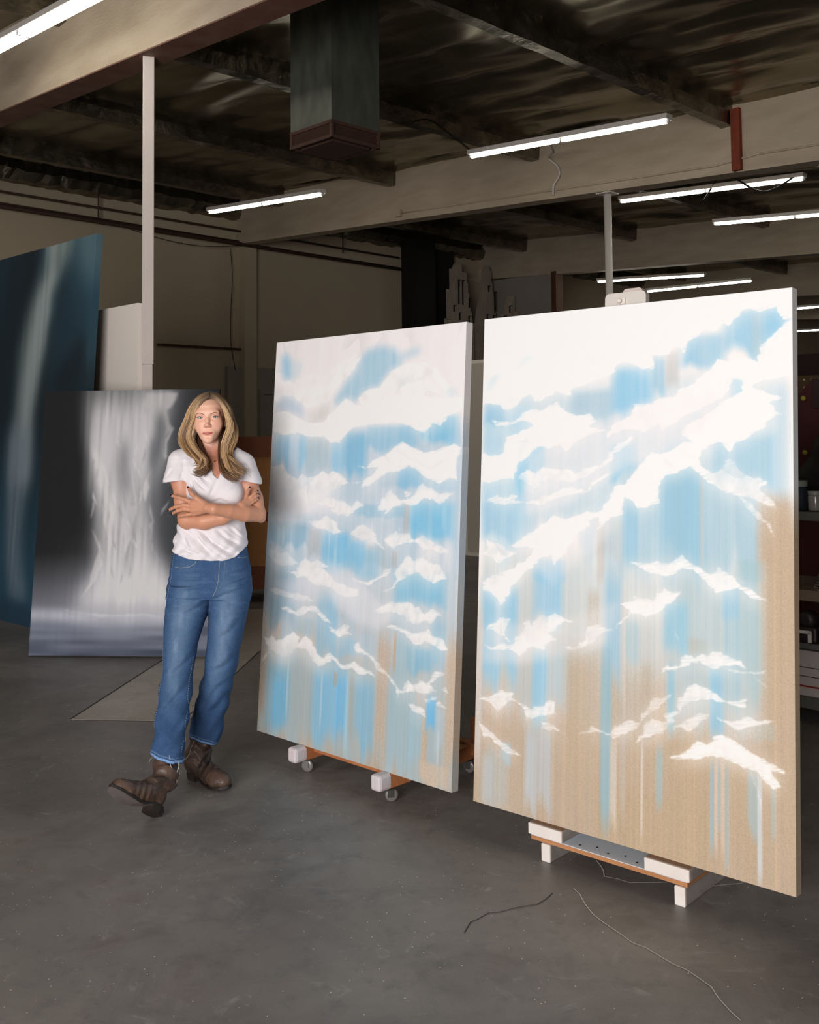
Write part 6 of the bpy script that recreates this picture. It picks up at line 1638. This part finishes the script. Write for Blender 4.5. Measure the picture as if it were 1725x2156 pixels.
GR = [
 [(.0, (0.0214, -0.0780, 1.6659)), (0.0551, -0.0820, 1.6531), (0.0794, -0.0800, 1.6240), (0.0947, -0.0740, 1.5828), (0.1012, -0.0640, 1.5416), (0.0880, -0.0600, 1.4964), (0.0759, -0.0620, 1.4512), (0.0808, -0.0780, 1.4062), (0.0895, -0.0920, 1.3656), (0.1059, -0.1040, 1.3333), (0.1314, -0.1100, 1.3150)],
 [(.0, (0.0189, -0.0550, 1.6813)), (0.0596, -0.0620, 1.6599), (0.0816, -0.0580, 1.6204), (0.0946, -0.0500, 1.5749), (0.1055, -0.0420, 1.5293), (0.0951, -0.0420, 1.4817), (0.0829, -0.0550, 1.4407), (0.0859, -0.0720, 1.3999), (0.0987, -0.0860, 1.3653), (0.1246, -0.0940, 1.3368), (0.1535, -0.0960, 1.3202)],
 [(.0, (0.0121, -0.0200, 1.6889)), (0.0574, -0.0280, 1.6652), (0.0907, -0.0280, 1.6252), (0.1059, -0.0200, 1.5752), (0.1173, -0.0140, 1.5292), (0.1169, -0.0120, 1.4813), (0.1033, -0.0300, 1.4401), (0.1035, -0.0550, 1.4054), (0.1171, -0.0740, 1.3770), (0.1436, -0.0850, 1.3526), (0.1642, -0.0860, 1.3401)],
 [(.0, (0.0023, 0.0300, 1.6931)), (0.0425, 0.0300, 1.6779), (0.0807, 0.0400, 1.6313), (0.0958, 0.0500, 1.5678), (0.1012, 0.0550, 1.5127), (0.0999, 0.0500, 1.4705), (0.0949, 0.0300, 1.4392), (0.0917, 0.0000, 1.4188), (0.0949, -0.0300, 1.3987), (0.1088, -0.0500, 1.3785), (0.1229, -0.0600, 1.3622)],
]
def clean(G): return [[Vector(p[1]) if len(p) == 2 else Vector(p) for p in row] for row in G]
for side, G in ((-1, clean(GL)), (1, clean(GR))):
    for clump in range(115):
        u_ = random.random() * 2.999; a = int(u_); f = u_ - a; front = random.random() < .3
        jx_, jy_, jz_ = random.gauss(0, .0042), random.gauss(0, .004) - .003 * front, random.gauss(0, .005)
        ph = random.random() * 6.28; am = .001 + random.random() * .0035; fq = random.uniform(.8, 1.4)
        L0 = random.choice((11, 11, 10, 10, 9) if side < 0 else (11, 11, 11, 10, 10, 9)); roll = random.random()
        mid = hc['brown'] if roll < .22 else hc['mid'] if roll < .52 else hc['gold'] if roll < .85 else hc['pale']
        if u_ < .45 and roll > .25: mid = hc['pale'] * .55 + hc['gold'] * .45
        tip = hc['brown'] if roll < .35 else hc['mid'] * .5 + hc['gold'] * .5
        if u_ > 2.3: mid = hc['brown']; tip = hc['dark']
        for i in range(16):
            ix, iy, iz = random.gauss(0, .0021), random.gauss(0, .0018), random.gauss(0, .0018); pts = []
            for k in range(L0):
                q = G[a][k].lerp(G[a + 1][k], f); s_ = min(1, k / 4) * (1 + .7 * max(0, k - 6) / 4); tight = 1 - .8 * max(0, (k - 5) / 5)
                pts.append(q + Vector((jx_ * s_ + ix * tight * (.4 + s_) + am * math.sin(ph + k * fq) * s_, jy_ * s_ + iy * tight, jz_ * s_ * .5 + iz * .6)))
            v_ = random.uniform(.82, 1.15)
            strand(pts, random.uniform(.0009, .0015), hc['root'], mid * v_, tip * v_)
# inner locks beside the neck, their shade put into darker hair colours
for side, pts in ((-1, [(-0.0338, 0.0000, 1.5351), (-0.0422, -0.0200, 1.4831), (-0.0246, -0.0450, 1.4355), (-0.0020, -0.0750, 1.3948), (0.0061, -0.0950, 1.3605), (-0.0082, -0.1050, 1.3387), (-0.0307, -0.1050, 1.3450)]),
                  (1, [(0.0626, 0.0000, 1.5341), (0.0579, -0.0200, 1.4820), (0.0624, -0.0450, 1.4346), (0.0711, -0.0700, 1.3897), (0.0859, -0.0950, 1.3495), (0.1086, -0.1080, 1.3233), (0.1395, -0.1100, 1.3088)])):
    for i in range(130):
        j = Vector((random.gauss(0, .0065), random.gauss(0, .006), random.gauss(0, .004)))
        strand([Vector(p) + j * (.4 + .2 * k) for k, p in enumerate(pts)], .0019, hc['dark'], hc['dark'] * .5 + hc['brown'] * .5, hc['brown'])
# a few stray hairs over the shoulder
for i in range(14):
    j = Vector((random.gauss(0, .012), 0, random.gauss(0, .010)))
    strand([Vector((0.0976, -0.0800, 1.4102)) + j * .3, Vector((0.1231, -0.0850, 1.3855)) + j * .6, Vector((0.1482, -0.0880, 1.3608)) + j, Vector((0.1674, -0.0800, 1.3521)) + j * 1.6], .0009, hc['mid'], hc['mid'], hc['brown'])
me = mesh_np('hair', hair_V, hair_F); setcol(me, np.array(hair_C))
hair = link('hair', me, M_hair, person, True)
# scalp under the locks
CF = Field(arr(-.11, .13, .003), arr(-.12, .14, .003), arr(1.45, 1.74, .003))
CF.ell(hd(0, .016, .034), (.074, .092, .073), 0)
CF.loft([(HEAD.z - .10, HEAD.x, .055, .058, .04), (HEAD.z - .02, HEAD.x, .04, .074, .062), (HEAD.z + .05, HEAD.x, .03, .070, .07)], .03)
CF.ell(hd(0, -.075, -.012), (.058, .10, .088), .006, 'carve')
V, me = CF.mesh('scalp', 2); link('scalp_hair', me, mat('dark_root_hair', '#4a3426', .6, var=.5, vscale=60, stretch=(3, 3, .4)), hair, True)
